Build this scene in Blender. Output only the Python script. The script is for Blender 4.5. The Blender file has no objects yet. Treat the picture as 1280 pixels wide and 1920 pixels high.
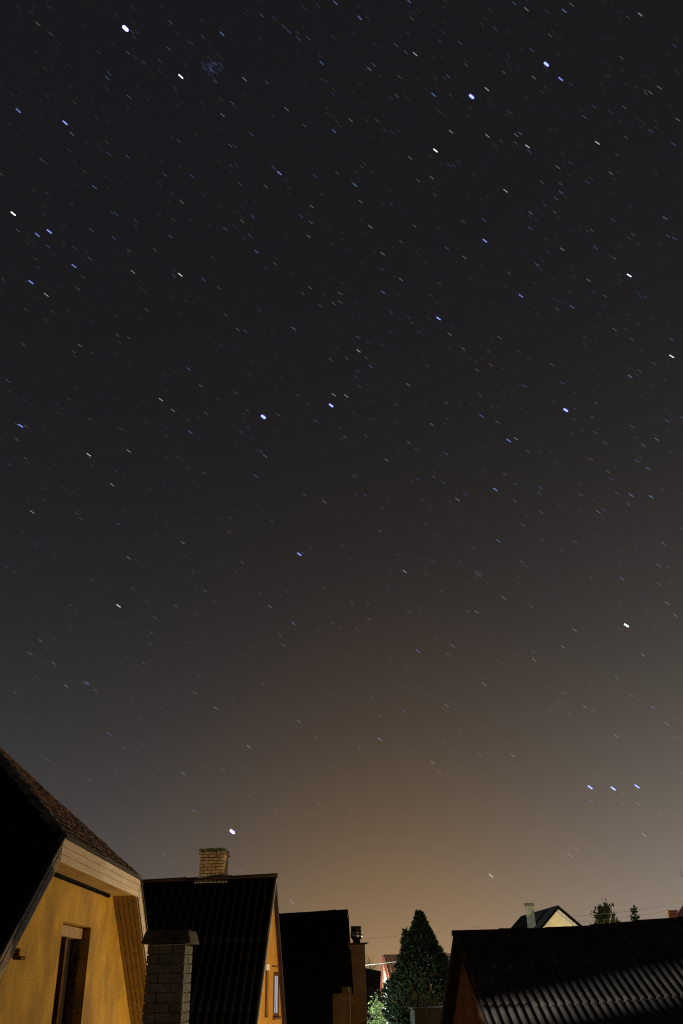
import bpy, math, random
from mathutils import Vector, Matrix
random.seed(7)
S = bpy.context.scene
C = S.collection
R_ = math.radians

# ------------------------------------------------------------------ camera
CAM_H = 5.0
F_PX, PITCH, ROLL = 1630.0, R_(28.3), R_(1.3)
fwd = Vector((0, math.cos(PITCH), math.sin(PITCH)))
r0 = Vector((1, 0, 0)); u0 = r0.cross(fwd)
c_right = math.cos(ROLL)*r0 - math.sin(ROLL)*u0
c_up = math.sin(ROLL)*r0 + math.cos(ROLL)*u0
cam_d = bpy.data.cameras.new('camera'); cam = bpy.data.objects.new('camera', cam_d); C.objects.link(cam)
cam_d.sensor_fit = 'VERTICAL'; cam_d.sensor_height = 22.3
cam_d.lens = F_PX/1920*22.3
cam_d.clip_start = 0.1; cam_d.clip_end = 6000
m = Matrix((c_right, c_up, -fwd)).transposed().to_4x4(); m.translation = (0, 0, CAM_H)
cam.matrix_world = m
S.camera = cam

# ------------------------------------------------------------------ world: night sky with the town's glow
W = bpy.data.worlds.new('World'); S.world = W; W.use_nodes = True
nt = W.node_tree; nt.nodes.clear()
def N(t, **k):
    n = nt.nodes.new(t)
    for a, b in k.items(): setattr(n, a, b)
    return n
def MA(op, a, b=None, c=None):
    n = N('ShaderNodeMath', operation=op)
    for i, v in enumerate((a, b, c)):
        if v is None: continue
        if isinstance(v, (int, float)): n.inputs[i].default_value = v
        else: nt.links.new(v, n.inputs[i])
    return n.outputs[0]
tc = N('ShaderNodeTexCoord'); sep = N('ShaderNodeSeparateXYZ'); nt.links.new(tc.outputs['Generated'], sep.inputs[0])
sx, sy, sz = sep.outputs
elev = MA('MULTIPLY', MA('ARCSINE', sz), 57.2958)
elev = MA('MAXIMUM', elev, 0.0)
az = MA('MULTIPLY', MA('ARCTAN2', sx, sy), 57.2958)
ramp = N('ShaderNodeValToRGB')
nt.links.new(MA('ADD', MA('DIVIDE', az, 120.0), 0.5), ramp.inputs[0])   # -60..60 deg
AZ = [(-60, (.15, .13, .11)), (-22, (.112, .104, .101)), (-11, (.150, .130, .113)), (0, (.198, .161, .127)), (10, (.268, .215, .165)), (20, (.355, .295, .232)), (28, (.40, .335, .265)), (60, (.20, .18, .15))]
cr = ramp.color_ramp; cr.interpolation = 'B_SPLINE'
while len(cr.elements) > 1: cr.elements.remove(cr.elements[-1])
cr.elements[0].position = 0; cr.elements[0].color = (*AZ[0][1], 1)
for a, c in AZ[1:]:
    e = cr.elements.new(min(a/120+.5, 1)); e.color = (*c, 1)
srgb = N('ShaderNodeSeparateColor'); nt.links.new(ramp.outputs[0], srgb.inputs[0])
daz = MA('DIVIDE', MA('SUBTRACT', az, 2.0), 11.0)
town = MA('MULTIPLY', MA('POWER', 2.71828, MA('MULTIPLY', MA('MULTIPLY', daz, daz), -1.0)), MA('POWER', 2.71828, MA('DIVIDE', elev, -6.0)))   # sodium glow over the town
chan = []
for i, (s, base, tw) in enumerate(((9.2, .0094, .168), (9.2, .0090, .056), (9.4, .0110, -.036))):
    ex = MA('POWER', 2.71828, MA('DIVIDE', elev, -s))
    chan.append(MA('ADD', MA('ADD', MA('MULTIPLY', srgb.outputs[i], ex), base), MA('MULTIPLY', town, tw)))
cmb = N('ShaderNodeCombineColor')
for i, c in enumerate(chan): nt.links.new(c, cmb.inputs[i])
bg = N('ShaderNodeBackground'); nt.links.new(cmb.outputs[0], bg.inputs[0]); bg.inputs[1].default_value = 1.0
wo = N('ShaderNodeOutputWorld'); nt.links.new(bg.outputs[0], wo.inputs[0])

S.view_settings.view_transform = 'Standard'
S.view_settings.look = 'None'
S.view_settings.exposure = 0.0; S.view_settings.gamma = 1.0
S.cycles.use_denoising = False
S.cycles.max_bounces = 6
S.cycles.filter_width = 1.2
S.cycles.sample_clamp_indirect = 1.0

# ------------------------------------------------------------------ helpers
def at(x, y, Y):
    d = c_right*((x-640)/F_PX) + c_up*((960-y)/F_PX) + fwd
    return d*(Y/d.y) + Vector((0, 0, CAM_H))
def ray(x, y):
    return (c_right*((x-640)/F_PX) + c_up*((960-y)/F_PX) + fwd).normalized()

class MB:
    def __init__(s): s.v = []; s.f = []
    def add(s, vs, fs):
        o = len(s.v); s.v += [tuple(v) for v in vs]; s.f += [tuple(i+o for i in f) for f in fs]; return s
    def box(s, x0, x1, y0, y1, z0, z1):
        return s.add([(x0,y0,z0),(x1,y0,z0),(x1,y1,z0),(x0,y1,z0),(x0,y0,z1),(x1,y0,z1),(x1,y1,z1),(x0,y1,z1)],
                     [(0,3,2,1),(4,5,6,7),(0,1,5,4),(1,2,6,5),(2,3,7,6),(3,0,4,7)])
    def prism(s, poly, ext):
        n = len(poly); e = Vector(ext); a = [Vector(p) for p in poly]; b = [p+e for p in a]
        nrm = Vector((0,0,0))
        for i in range(n):
            p, q = a[i], a[(i+1) % n]; nrm += p.cross(q)
        flip = nrm.dot(e) > 0
        fs = [tuple(range(n))[::-1] if flip else tuple(range(n)), tuple(range(n, 2*n)) if flip else tuple(range(n, 2*n))[::-1]]
        for i in range(n):
            j = (i+1) % n
            fs.append((i, j, n+j, n+i) if flip else (j, i, n+i, n+j))
        return s.add(a+b, fs)
    def tube(s, pts, rad, n=8, cap=True):
        pts = [Vector(p) for p in pts]
        if isinstance(rad, (int, float)): rad = [rad]*len(pts)
        vs = []
        for i, p in enumerate(pts):
            t = (pts[min(i+1, len(pts)-1)]-pts[max(i-1, 0)]).normalized()
            a = t.cross(Vector((0,0,1)))
            if a.length < 1e-3: a = t.cross(Vector((1,0,0)))
            a.normalize(); b = t.cross(a)
            for k in range(n):
                w = 2*math.pi*k/n; vs.append(p+a*(math.cos(w)*rad[i])+b*(math.sin(w)*rad[i]))
        fs = []
        for i in range(len(pts)-1):
            for k in range(n):
                l = (k+1) % n; fs.append((i*n+k, (i+1)*n+k, (i+1)*n+l, i*n+l))
        if cap:
            fs.append(tuple(range(n))); fs.append(tuple(range((len(pts)-1)*n, len(pts)*n))[::-1])
        return s.add(vs, fs)
    def lathe(s, prof, n=20, c=(0,0,0)):
        return s.tube([(c[0], c[1], c[2]+z) for z, r in prof], [r for z, r in prof], n)
    def quad(s, a, b, c, d): return s.add([a, b, c, d], [(0,1,2,3)])
    def build(s, name, mat, parent=None, smooth=False, label=None, bevel=0, kind=None):
        me = bpy.data.meshes.new(name); me.from_pydata(s.v, [], s.f); me.update()
        if smooth:
            for p in me.polygons: p.use_smooth = True
        me.materials.append(mat)
        o = bpy.data.objects.new(name, me); C.objects.link(o)
        if parent: o.parent = parent
        if label: o['label'] = label
        if kind: o['kind'] = kind
        if bevel:
            b = o.modifiers.new('bevel', 'BEVEL'); b.width = bevel; b.segments = 2; b.limit_method = 'ANGLE'
        return o

def tag(o, label, cat, group=None, kind=None):
    if kind: o['kind'] = kind
    else: o['label'] = label; o['category'] = cat
    if group: o['group'] = group
    return o
def thing(name, label, cat, loc=(0,0,0), rz=0, group=None):
    o = bpy.data.objects.new(name, None); C.objects.link(o); o.location = loc; o.rotation_euler = (0, 0, rz)
    o.empty_display_size = .3
    return tag(o, label, cat, group)

# ------------------------------------------------------------------ materials
def mat(name, col, rough=.8, var=.25, scale=6.0, stretch=(1,1,1), col2=None, bump=.15, bscale=40, metal=0.0, spec=.3, dirt=None):
    M = bpy.data.materials.new(name); M.use_nodes = True; t = M.node_tree
    b = t.nodes['Principled BSDF']; L = t.links.new
    tcn = t.nodes.new('ShaderNodeTexCoord'); mp = t.nodes.new('ShaderNodeMapping'); mp.inputs['Scale'].default_value = stretch
    L(tcn.outputs['Object'], mp.inputs[0])
    n = t.nodes.new('ShaderNodeTexNoise'); n.inputs['Scale'].default_value = scale; n.inputs['Detail'].default_value = 7; n.inputs['Roughness'].default_value = .65
    L(mp.outputs[0], n.inputs[0])
    r = t.nodes.new('ShaderNodeValToRGB'); r.color_ramp.elements[0].position = .32; r.color_ramp.elements[1].position = .68
    c2 = col2 or tuple(c*(1-var*1.6) for c in col)
    r.color_ramp.elements[0].color = (*c2, 1); r.color_ramp.elements[1].color = (*[min(1, c*(1+var*.5)) for c in col], 1)
    L(n.outputs['Fac'], r.inputs[0]); out = r.outputs[0]
    if dirt:
        n3 = t.nodes.new('ShaderNodeTexNoise'); n3.inputs['Scale'].default_value = dirt[1]; n3.inputs['Detail'].default_value = 5
        L(mp.outputs[0], n3.inputs[0])
        r3 = t.nodes.new('ShaderNodeValToRGB'); r3.color_ramp.elements[0].position = .52; r3.color_ramp.elements[1].position = .72
        r3.color_ramp.elements[1].color = (dirt[2],)*3+(1,); r3.color_ramp.elements[0].color = (0, 0, 0, 1)
        mx = t.nodes.new('ShaderNodeMix'); mx.data_type = 'RGBA'; mx.inputs['B'].default_value = (*dirt[0], 1)
        L(n3.outputs['Fac'], r3.inputs[0]); L(r3.outputs[0], mx.inputs['Factor']); L(out, mx.inputs['A']); out = mx.outputs['Result']
    L(out, b.inputs['Base Color'])
    b.inputs['Roughness'].default_value = rough; b.inputs['Metallic'].default_value = metal; b.inputs['Specular IOR Level'].default_value = spec
    if bump:
        n2 = t.nodes.new('ShaderNodeTexNoise'); n2.inputs['Scale'].default_value = bscale; n2.inputs['Detail'].default_value = 4
        L(tcn.outputs['Object'], n2.inputs[0])
        bp = t.nodes.new('ShaderNodeBump'); bp.inputs['Strength'].default_value = bump; bp.inputs['Distance'].default_value = .02
        L(n2.outputs['Fac'], bp.inputs['Height']); L(bp.outputs[0], b.inputs['Normal'])
    return M
def glow_mat(name, col, st, nolight=True, additive=False):
    M = bpy.data.materials.new(name); M.use_nodes = True; t = M.node_tree; t.nodes.clear()
    e = t.nodes.new('ShaderNodeEmission'); e.inputs[0].default_value = (*col, 1); e.inputs[1].default_value = st
    o = t.nodes.new('ShaderNodeOutputMaterial')
    if additive:
        tr = t.nodes.new('ShaderNodeBsdfTransparent'); ad = t.nodes.new('ShaderNodeAddShader')
        t.links.new(e.outputs[0], ad.inputs[0]); t.links.new(tr.outputs[0], ad.inputs[1]); t.links.new(ad.outputs[0], o.inputs[0])
    else: t.links.new(e.outputs[0], o.inputs[0])
    if nolight: M.cycles.emission_sampling = 'NONE'
    return M
def glass_mat(name, col=(.02, .02, .022), rough=.08):
    M = bpy.data.materials.new(name); M.use_nodes = True; b = M.node_tree.nodes['Principled BSDF']
    b.inputs['Base Color'].default_value = (*col, 1); b.inputs['Roughness'].default_value = rough; b.inputs['Specular IOR Level'].default_value = .3; b.inputs['IOR'].default_value = 1.1
    return M

M = dict(
 ochre=mat('ochre_plaster', (.64, .385, .045), .9, .24, 2.4, (1, 1.25, .85), bump=.6, bscale=70, dirt=((.27, .16, .045), 1.1, .7)),
 orange=mat('orange_plaster', (.60, .31, .038), .9, .12, 3.0, bump=.25),
 cream=mat('cream_boards', (.74, .60, .40), .6, .16, 2.0, (1, .6, 6), bump=.12, bscale=25, dirt=((.42, .31, .19), 3.0, .45)),
 dim_boards=mat('dim_boards', (.34, .25, .165), .75, .45, 3.0, (1, .5, 9), bump=.2, dirt=((.12, .08, .05), 5, .7)),  # browner, dimmer copy of the boards for the less lit near verge
 box_paint=mat('tan_box_paint', (.47, .32, .16), .8, .2, 6),
 soffit=mat('soffit_boards', (.48, .335, .13), .65, .2, 2.0, (1, .5, 4), bump=.12),
 dark_trim_and_shade=mat('dark_trim_and_shade', (.006, .004, .003), .9, spec=.02),  # also colours the shade gap under the soffit
 brown_wood=mat('brown_wood', (.20, .11, .055), .9, .35, 3, (1, 5, 1), spec=.0),
 old_paint=mat('old_window_paint', (.15, .075, .04), .95, .4, 9, (1, 1, .3), spec=0.0, dirt=((.42, .30, .20), 14, .5)),
 red_tile=mat('mossy_red_tile', (.125, .052, .024), .9, .55, 7, bump=.5, bscale=60, dirt=((.15, .11, .045), 11, .8)),
 black_tile=mat('dark_roof_tile', (.012, .010, .009), .9, .4, 5, bump=.3, spec=.08),
 ridge_tile=mat('grey_ridge_tile', (.19, .19, .17), .9, .4, 5, bump=.4),
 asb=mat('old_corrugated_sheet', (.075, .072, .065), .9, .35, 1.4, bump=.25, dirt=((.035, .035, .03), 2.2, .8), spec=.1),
 asb_dark=mat('dark_corrugated_sheet', (.008, .007, .006), .9, .4, 1.2, bump=.25, dirt=((.006, .005, .004), 1.8, .8), spec=.06),
 ridge_rust=mat('rusty_ridge_cap', (.040, .020, .014), .8, .4, 3),
 limebrick=mat('grey_lime_brick', (.26, .26, .24), .9, .3, 7, bump=.5, bscale=50, dirt=((.16, .16, .14), 9, .6)),
 limemortar=mat('grey_mortar', (.24, .23, .20), .95, .3, 20),
 cap_conc=mat('weathered_concrete', (.11, .105, .085), .95, .45, 6, bump=.6, dirt=((.17, .085, .045), 4, .7)),
 oldbrick=mat('old_yellow_brick', (.52, .40, .23), .9, .4, 6, bump=.5, dirt=((.42, .20, .09), 4, .8)),
 oldmortar=mat('dark_mortar', (.07, .06, .045), .95),
 moss=mat('moss', (.13, .16, .075), .95, .5, 18, bump=.8),
 flash=mat('zinc_flashing', (.36, .36, .33), .6, .2, 5),
 brown_plaster=mat('brown_plaster', (.25, .155, .075), .95, .25, 2.5, bump=.3, dirt=((.19, .12, .06), 1.8, .7)),
 steel=mat('steel', (.55, .50, .42), .28, .15, 5, metal=1.0, bump=.03),
 sooty=mat('sooty_steel', (.05, .045, .04), .5, .3, 8, metal=.6),
 dim_wall=mat('dim_shed_plaster', (.12, .085, .055), .95, .25, 2),
 far_tile=mat('orange_red_tile', (.46, .21, .125), .85, .25, 4),
 white_wall=mat('white_plaster', (.74, .74, .68), .9, .12, 2),
 red_trim=mat('dark_red_board', (.22, .05, .05), .7),
 slate=mat('dark_slate', (.035, .037, .043), .8, .3, 3),
 yellow_wall=mat('pale_yellow_plaster', (.66, .55, .31), .9, .12, 1.5, bump=.1),
 blue_line=mat('pale_blue_board', (.36, .42, .45), .7),
 stack=mat('pale_chimney_plaster', (.27, .245, .18), .9, .35, 2.2),
 clay=mat('clay_brick_red', (.44, .16, .07), .9, .3, 6),
 white_frame=mat('white_window_frame', (.72, .70, .66), .5, .08, 5),
 needle=mat('conifer_needles', (.085, .135, .080), .95, .5, 3, bump=0),
 needle2=mat('spruce_needles', (.075, .12, .05), .85, .45, 3, bump=0),
 leaf=mat('bush_leaves', (.17, .235, .085), .75, .45, 4, bump=0),
 leaf2=mat('garden_leaves', (.10, .125, .05), .8, .4, 4, bump=0),
 bark=mat('bark', (.075, .055, .04), .9, .3, 8),
 twig=mat('bare_twigs', (.10, .072, .05), .9, .3, 5),
 reed=mat('dry_reed', (.12, .115, .07), .85, .3, 6),
 dark_wood=mat('dark_weathered_wood', (.016, .011, .008), .85, .4, 4, (1, 1, 6)),
 cable=mat('pale_cable', (.42, .42, .40), .6, .05, 4, bump=0),
 wire=mat('dark_wire', (.08, .07, .06), .7, bump=0),
 grass=mat('dark_grass', (.045, .06, .025), .95, .5, 3, bump=.6, bscale=20),
 hillm=mat('wooded_hill', (.03, .032, .02), .95, .5, .05),
 black_metal=mat('black_lamp_metal', (.004, .004, .004), .9, spec=.0, bump=0),
 lamp_metal=mat('lamp_metal', (.10, .11, .10), .5, metal=.4),
 fence_white=mat('white_fence_paint', (.75, .75, .70), .6, .1, 6),
 glass=glass_mat('window_glass', (.03, .026, .022), .5),
 lit=glow_mat('lit_window_pane', (.82, .82, 1.0), .62, nolight=False),
)

# ------------------------------------------------------------------ ground
g = MB(); n = 40
for i in range(n+1):
    for j in range(n+1):
        g.v.append(((i/n-.5)*3000, (j/n-.5)*3000, 0))
for i in range(n):
    for j in range(n):
        a = i*(n+1)+j; g.f.append((a, a+n+1, a+n+2, a+1))
tag(g.build('ground', M['grass']), '', '', kind='structure')
hb = MB(); pts = []
K = 60
for k in range(K+1):
    a = R_(-70+140*k/K); rr = 900
    top = 10+6*math.sin(k*.5)+4*math.sin(k*1.3+1)
    pts.append((rr*math.sin(a), rr*math.cos(a), top))
for k in range(K+1):
    x, y, t = pts[k]
    hb.v += [(x*.86, y*.86, -1), (x, y, t), (x*1.2, y*1.2, -1)]
for k in range(K):
    o = 3*k; hb.f += [(o, o+3, o+4, o+1), (o+1, o+4, o+5, o+2)]
tag(hb.build('hills', M['hillm'], smooth=True), '', '', kind='structure')

# ------------------------------------------------------------------ street and yard lamps, two added as fill (light parented to the lamp that makes it)
def street_lamp(loc, h, col, power, label, rz=0, rad=.12, spot=None):
    t = thing('street_lamp', label, 'street lamp', (loc[0], loc[1], 0), rz)
    MB().tube([(0,0,0),(0,0,h*.6),(0,0,h+.35)], [.07,.055,.045], 10).build('pole', M['lamp_metal'], t, True)
    MB().tube([(0,0,h+.33),(.25,0,h+.42),(.6,0,h+.40)], .03, 8).build('arm', M['lamp_metal'], t, True)
    MB().lathe([(h+.44,.02),(h+.40,.10),(h+.30,.20),(h+.26,.21)], 16, (.7,0,0)).build('lamp_head', M['lamp_metal'], t, True)
    MB().lathe([(h+.25,.12),(h+.18,.15),(h+.10,.11),(h+.06,.03)], 16, (.7,0,0)).build('lamp_globe', glow_mat('lamp_globe_glow', col, 1.5, True), t, True)
    l = bpy.data.lights.new('lamp_light', 'POINT'); l.energy = power; l.color = col; l.shadow_soft_size = rad
    lo = bpy.data.objects.new('lamp_light', l); C.objects.link(lo); lo.parent = t; lo.location = (.7, 0, h-.12)
    return t
street_lamp((4.4, 17.5), 2.34, (1.0, .68, .33), 1950, 'grey lamp post with warm yellow globe in the yard at the shed corner', R_(180))
street_lamp((4.4, 27.5), 5.0, (1.0, .66, .32), 190, 'added grey fill lamp with orange globe hidden behind the corrugated shed', R_(180))  # added unseen lamp, brightens the brown walls of the tiled house
street_lamp((-.45, 35.6), 3.6, (.80, 1.0, .74), 110, 'added short fill lamp with green tinged globe between brown chimney and conifer')  # added unseen lamp, brightens the left and front of the conifer
street_lamp((-1.9, 43.2), 4.2, (.88, 1.0, .82), 1250, 'grey lamp post with greenish white globe behind the brown chimney')
street_lamp((-2.0, 56.0), 4.6, (.90, 1.0, .88), 3600, 'grey lamp post with pale globe in front of the red roofed house')
street_lamp((4.9, 43.0), 5.3, (.88, .95, 1.0), 1500, 'grey lamp post with cold white globe behind the corrugated shed')
street_lamp((14.2, 50.0), 5.2, (1.0, .86, .58), 3700, 'grey lamp post with warm globe in front of the far yellow house')
# added unseen louvred lamp: its rings cut the light into level bands that rake over the shed roof
BL = thing('added_band_lamp', 'added unseen louvred lamp casting light bands on the shed roof, by the ochre house wall', 'added lamp', (-1.9, 12.6, 0))
BZ = 3.08
MB().lathe([(0, .09), (BZ-.12, .07), (BZ-.06, .16), (BZ-.055, .16), (BZ-.05, .05)], 24).build('post', M['black_metal'], BL, True)
MB().tube([(0, 0, BZ+.0240), (0, 0, BZ+.12)], [.15, .16], 48, False).build('hood', M['black_metal'], BL)
MB().tube([(0, 0, BZ+.12), (0, 0, BZ+.17)], [.165, .02], 48).build('cap', M['black_metal'], BL)
MB().tube([(0, 0, BZ+.0118), (0, 0, BZ+.0185)], [.15, .15], 48, False).build('louvre', M['black_metal'], BL)
bk = MB()
for k in range(13):                                       # back shield on the house side
    a0, a1 = R_(62+k*16), R_(62+(k+1)*16)
    bk.quad((.148*math.cos(a0), .148*math.sin(a0), BZ-.05), (.148*math.cos(a1), .148*math.sin(a1), BZ-.05), (.148*math.cos(a1), .148*math.sin(a1), BZ+.12), (.148*math.cos(a0), .148*math.sin(a0), BZ+.12))
bk.build('back_shield', M['black_metal'], BL)
l = bpy.data.lights.new('lamp_light', 'SPOT'); l.energy = 5600; l.color = (1, .94, .84); l.shadow_soft_size = .002; l.spot_size = R_(58); l.spot_blend = .1
lo = bpy.data.objects.new('lamp_light', l); C.objects.link(lo); lo.parent = BL; lo.location = (0, 0, BZ)
lo.rotation_euler = Vector((math.sin(R_(50)), math.cos(R_(50)), .08)).to_track_quat('-Z', 'Y').to_euler()

# ------------------------------------------------------------------ building helpers
def corr(mb, o, u, v, W, rows, pitch=.177, amp=.026, lift=.012, sag=.0, seg=8, jit=.0, droop=0.0):
    """corrugated sheet rows: o corner, u unit along ridge, v unit downslope"""
    o, u, v = Vector(o), Vector(u), Vector(v); n = u.cross(v).normalized()
    if n.z < 0: n = -n
    nu = int(W/pitch*seg)
    y0 = 0
    for ri, Lr in enumerate(rows):
        nv = 8; base = len(mb.v)
        for j in range(nv+1):
            f = j/nv; d = y0 + f*(Lr+.10)
            for i in range(nu+1):
                x = W*i/nu
                sh = math.floor(x/1.06)
                rnd = math.sin(sh*12.9898+ri*78.233)*43758.5453; rnd -= math.floor(rnd)
                h = amp*math.sin(2*math.pi*x/pitch) + lift*f*1.8 - sag*math.sin(math.pi*f)*(0.7+.6*rnd) + jit*(rnd-.5)*f
                h += .012*math.sin(x*.9+ri*2)*math.sin(d*1.7)
                p = o+u*x+v*d+n*(h + .03)-Vector((0, 0, droop*math.sin(math.pi*min(x, 5.6)/5.6)))
                mb.v.append(tuple(p))
        for j in range(nv):
            for i in range(nu):
                a = base+j*(nu+1)+i; mb.f.append((a, a+1, a+nu+2, a+nu+1))
        y0 += Lr
    return mb
def bricks(w, d, h, bl, bh, gap, t, z0=0, jit=.004):
    """stack of single bricks round a square shaft; returns bricks, mortar core"""
    b = MB(); n = int(h/bh+.5)
    for k in range(n):
        z = z0+k*bh
        if k % 2 == 0: cuts = [0, bl, w] if bl < w else [0, w]
        else: cuts = [0, w-bl, w] if bl < w else [0, w]
        if w > 2*bl:
            cuts = [0]; x = bl if k % 2 == 0 else bl/2
            while x < w-.05: cuts.append(x); x += bl
            cuts.append(w)
        for side in (0, 1):
            for a, c in zip(cuts, cuts[1:]):
                j = random.uniform(-jit, jit)
                y0, y1 = (-d/2+j, -d/2+t) if side == 0 else (d/2-t, d/2-j)
                b.box(-w/2+a+(gap/2 if a else 0), -w/2+c-(gap/2 if c < w-.001 else 0), y0, y1, z, z+bh-gap)
        ins = [-d/2+t, (-d/2+t+d/2-t)/2 + (.0 if k % 2 else .0), d/2-t]
        for side in (0, 1):
            for a, c in zip(ins, ins[1:]):
                if k % 2 and side >= 0 and a == ins[0]: c2 = c
                j = random.uniform(-jit, jit)
                x0, x1 = (w/2-t, w/2+j) if side == 0 else (-w/2-j, -w/2+t)
                b.box(x0, x1, a+gap/2, c-gap/2, z, z+bh-gap)
    core = MB().box(-w/2+.012, w/2-.012, -d/2+.012, d/2-.012, z0, z0+n*bh-gap)
    return b, core, z0+n*bh

# ------------------------------------------------------------------ HOUSE 1: ochre gable with half hip, near left
H1 = thing('gabled_house', 'ochre plastered house with half hipped tile roof and cream boarded eaves, nearest on the left', 'house', (-2.778, 8.902, 0), R_(1.763))
L1 = 4.04; ZT = 6.30; ZB = 6.07; SL = .77; PK = (-1.80, L1/2, ZT+SL*L1/2)
EV = 4.0; BACK = -10.0
ZE = ZT-SL*EV
nn = Vector((0, -SL, 1)).normalized(); nf = Vector((0, SL, 1)).normalized()
rise = PK[2]-ZT; nh = Vector((rise, 0, 1.80)).normalized()
def tiles(mb, A, u, v, poly2, cw, ch, th, jit=.006, lap=1.25):
    """small overlapping flat tiles inside a 2-D polygon (u along, v up the slope)"""
    A, u, v = Vector(A), Vector(u).normalized(), Vector(v).normalized(); n = u.cross(v).normalized()
    if n.z < 0: n = -n
    us = [p[0] for p in poly2]; vs = [p[1] for p in poly2]
    def inside(x, y):
        c = False; k = len(poly2)
        for i in range(k):
            x1, y1 = poly2[i]; x2, y2 = poly2[(i+1) % k]
            if (y1 > y) != (y2 > y) and x < (x2-x1)*(y-y1)/(y2-y1)+x1: c = not c
        return c
    r = 0; y = min(vs)
    while y < max(vs):
        x = min(us)+(cw/2 if r % 2 else 0)-cw
        while x < max(us)+cw:
            if inside(x+cw/2, y+ch*.45):
                a = random.uniform(-jit, jit); bq = random.uniform(-jit, jit)*.6
                p = lambda px, py, h: A+u*px+v*py+n*h
                g_ = .004
                q = [p(x+g_, y+bq, th+a), p(x+cw-g_, y+bq, th+a*.3), p(x+cw-g_, y+ch*lap, .012), p(x+g_, y+ch*lap, .012)]
                q2 = [w-n*.012 for w in q]
                mb.add(q2+q, [(4,5,6,7),(0,1,5,4),(1,2,6,5),(3,0,4,7)])
            x += cw
        y += ch; r += 1
    return mb
sl_n = math.hypot(1, SL)
# roof decks
rf = MB()
A_, B_, P_ = Vector((0, 0, ZT)), Vector((0, L1, ZT)), Vector(PK)
rf.prism([A_, P_, (BACK, L1/2, PK[2]), (BACK, -EV, ZE), (0, -EV, ZE)], -nn*.05)
rf.prism([B_, (0, L1+EV, ZE), (BACK, L1+EV, ZE), (BACK, L1/2, PK[2]), P_], -nf*.05)
r1 = rf.build('main_roof', M['black_tile'], H1)
tl = MB(); vlen = math.hypot(EV+L1/2, SL*(EV+L1/2))
hipv = math.hypot(EV, SL*EV)
nc = 24
for k in range(nc):                                    # overlapping tile courses, cut to the hip line
    ya, yb = vlen*k/nc, vlen*(k+1)/nc+.03
    xl = lambda y: .012+max(0, (min(y, vlen)-hipv)/(vlen-hipv)*1.80)
    uu, vv = Vector((-1, 0, 0)), Vector((0, 1, SL)).normalized(); o_ = Vector((0, -EV, ZE))
    q = [o_+uu*xl(ya)+vv*ya+nn*.05, o_+uu*(-BACK)+vv*ya+nn*.05, o_+uu*(-BACK)+vv*min(yb, vlen)+nn*.012, o_+uu*xl(yb)+vv*min(yb, vlen)+nn*.012]
    tl.prism(q, -nn*.011)
tl.build('roof_tiles', M['black_tile'], r1)
hp = MB().prism([A_+Vector((.0,0,.012)), B_+Vector((.0,0,.012)), P_], -nh*.03)
hipo = hp.build('hip_roof', M['red_tile'], H1)
ht = MB(); hl = math.hypot(1.80, rise)
tiles(ht, (.02, -.02, ZT-.002), (0, 1, 0), (-1.80, 0, rise), [(0, 0), (L1+.04, 0), (L1/2+.02, hl)], .15, .135, .028, jit=.010, lap=1.5)
ht.build('hip_tiles', M['red_tile'], hipo)
def halfround(mb, p, q, r, ln):
    p, q = Vector(p), Vector(q); d = q-p; k = max(1, int(d.length/ln)); t = d.normalized()
    for i in range(k):
        a = p+d*(i/k); b = p+d*((i+1.12)/k)
        up = Vector((0,0,1)); s_ = t.cross(up).normalized(); w = s_.cross(t)
        vs = []
        for (c, rr) in ((a, r*1.08), (b, r*.9)):
            for j in range(9):
                an = math.pi*(j/8); vs.append(c+s_*math.cos(an)*rr+w*(math.sin(an)*rr-.02))
        fs = [(j, j+1, j+10, j+9) for j in range(8)] + [tuple(range(9))[::-1]]
        mb.add(vs, fs)
    return mb
rt = MB()
halfround(rt, A_+Vector((-.05,.03,.04)), P_+Vector((0,0,.04)), .058, .34)
rt2 = MB()
halfround(rt2, B_+Vector((-.05,-.03,.0)), P_+Vector((0,0,.0)), .06, .34)
halfround(rt, P_+Vector((0,0,.05)), (BACK, L1/2, PK[2]+.05), .085, .34)
rt.build('ridge_tiles', M['ridge_tile'], r1, True)
rt2.build('hip_cap', M['red_tile'], hipo, True)
# gable wall with window opening
WX = -.325; D = .30
sy0, sy1 = .40, L1-.40
def edge_y(z, side):      # wall edge under the roof slope
    return (0-(ZT-.24-z)/SL+.0) if side == 0 else (L1+(ZT-.24-z)/SL)
wy0, wy1, wz0, wz1 = 1.62, 2.93, 3.95, 5.632
zt = ZB
poly_l = lambda z: edge_y(z, 0)+.05
poly_r = lambda z: edge_y(z, 1)-.05
w = MB(); e = (-D, 0, 0)
zlow = 2.95
w.prism([(WX, poly_l(zt), zt), (WX, poly_l(wz1), wz1), (WX, poly_r(wz1), wz1), (WX, poly_r(zt), zt)], e)
w.prism([(WX, poly_l(wz1), wz1), (WX, poly_l(wz0), wz0), (WX, wy0, wz0), (WX, wy0, wz1)], e)
w.prism([(WX, wy1, wz1), (WX, wy1, wz0), (WX, poly_r(wz0), wz0), (WX, poly_r(wz1), wz1)], e)
w.prism([(WX, poly_l(wz0), wz0), (WX, poly_l(zlow), zlow), (WX, poly_r(zlow), zlow), (WX, poly_r(wz0), wz0)], e)
yl, yr = poly_l(zlow), poly_r(zlow)
w.box(WX-D, WX, yl, yr, 0, zlow)
w.box(BACK+.3, WX-D, yl, yl+.3, 0, zlow); w.box(BACK+.3, WX-D, yr-.3, yr, 0, zlow); w.box(BACK, BACK+.3, yl, yr, 0, zlow)
w.build('wall', M['ochre'], H1)
# inside the room behind the pane
MB().box(WX-D-.012, WX-D-.002, wy0-.1, wy1+.1, wz0-.1, wz1+.1).build('dark_room', M['dark_trim_and_shade'], H1)
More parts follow.
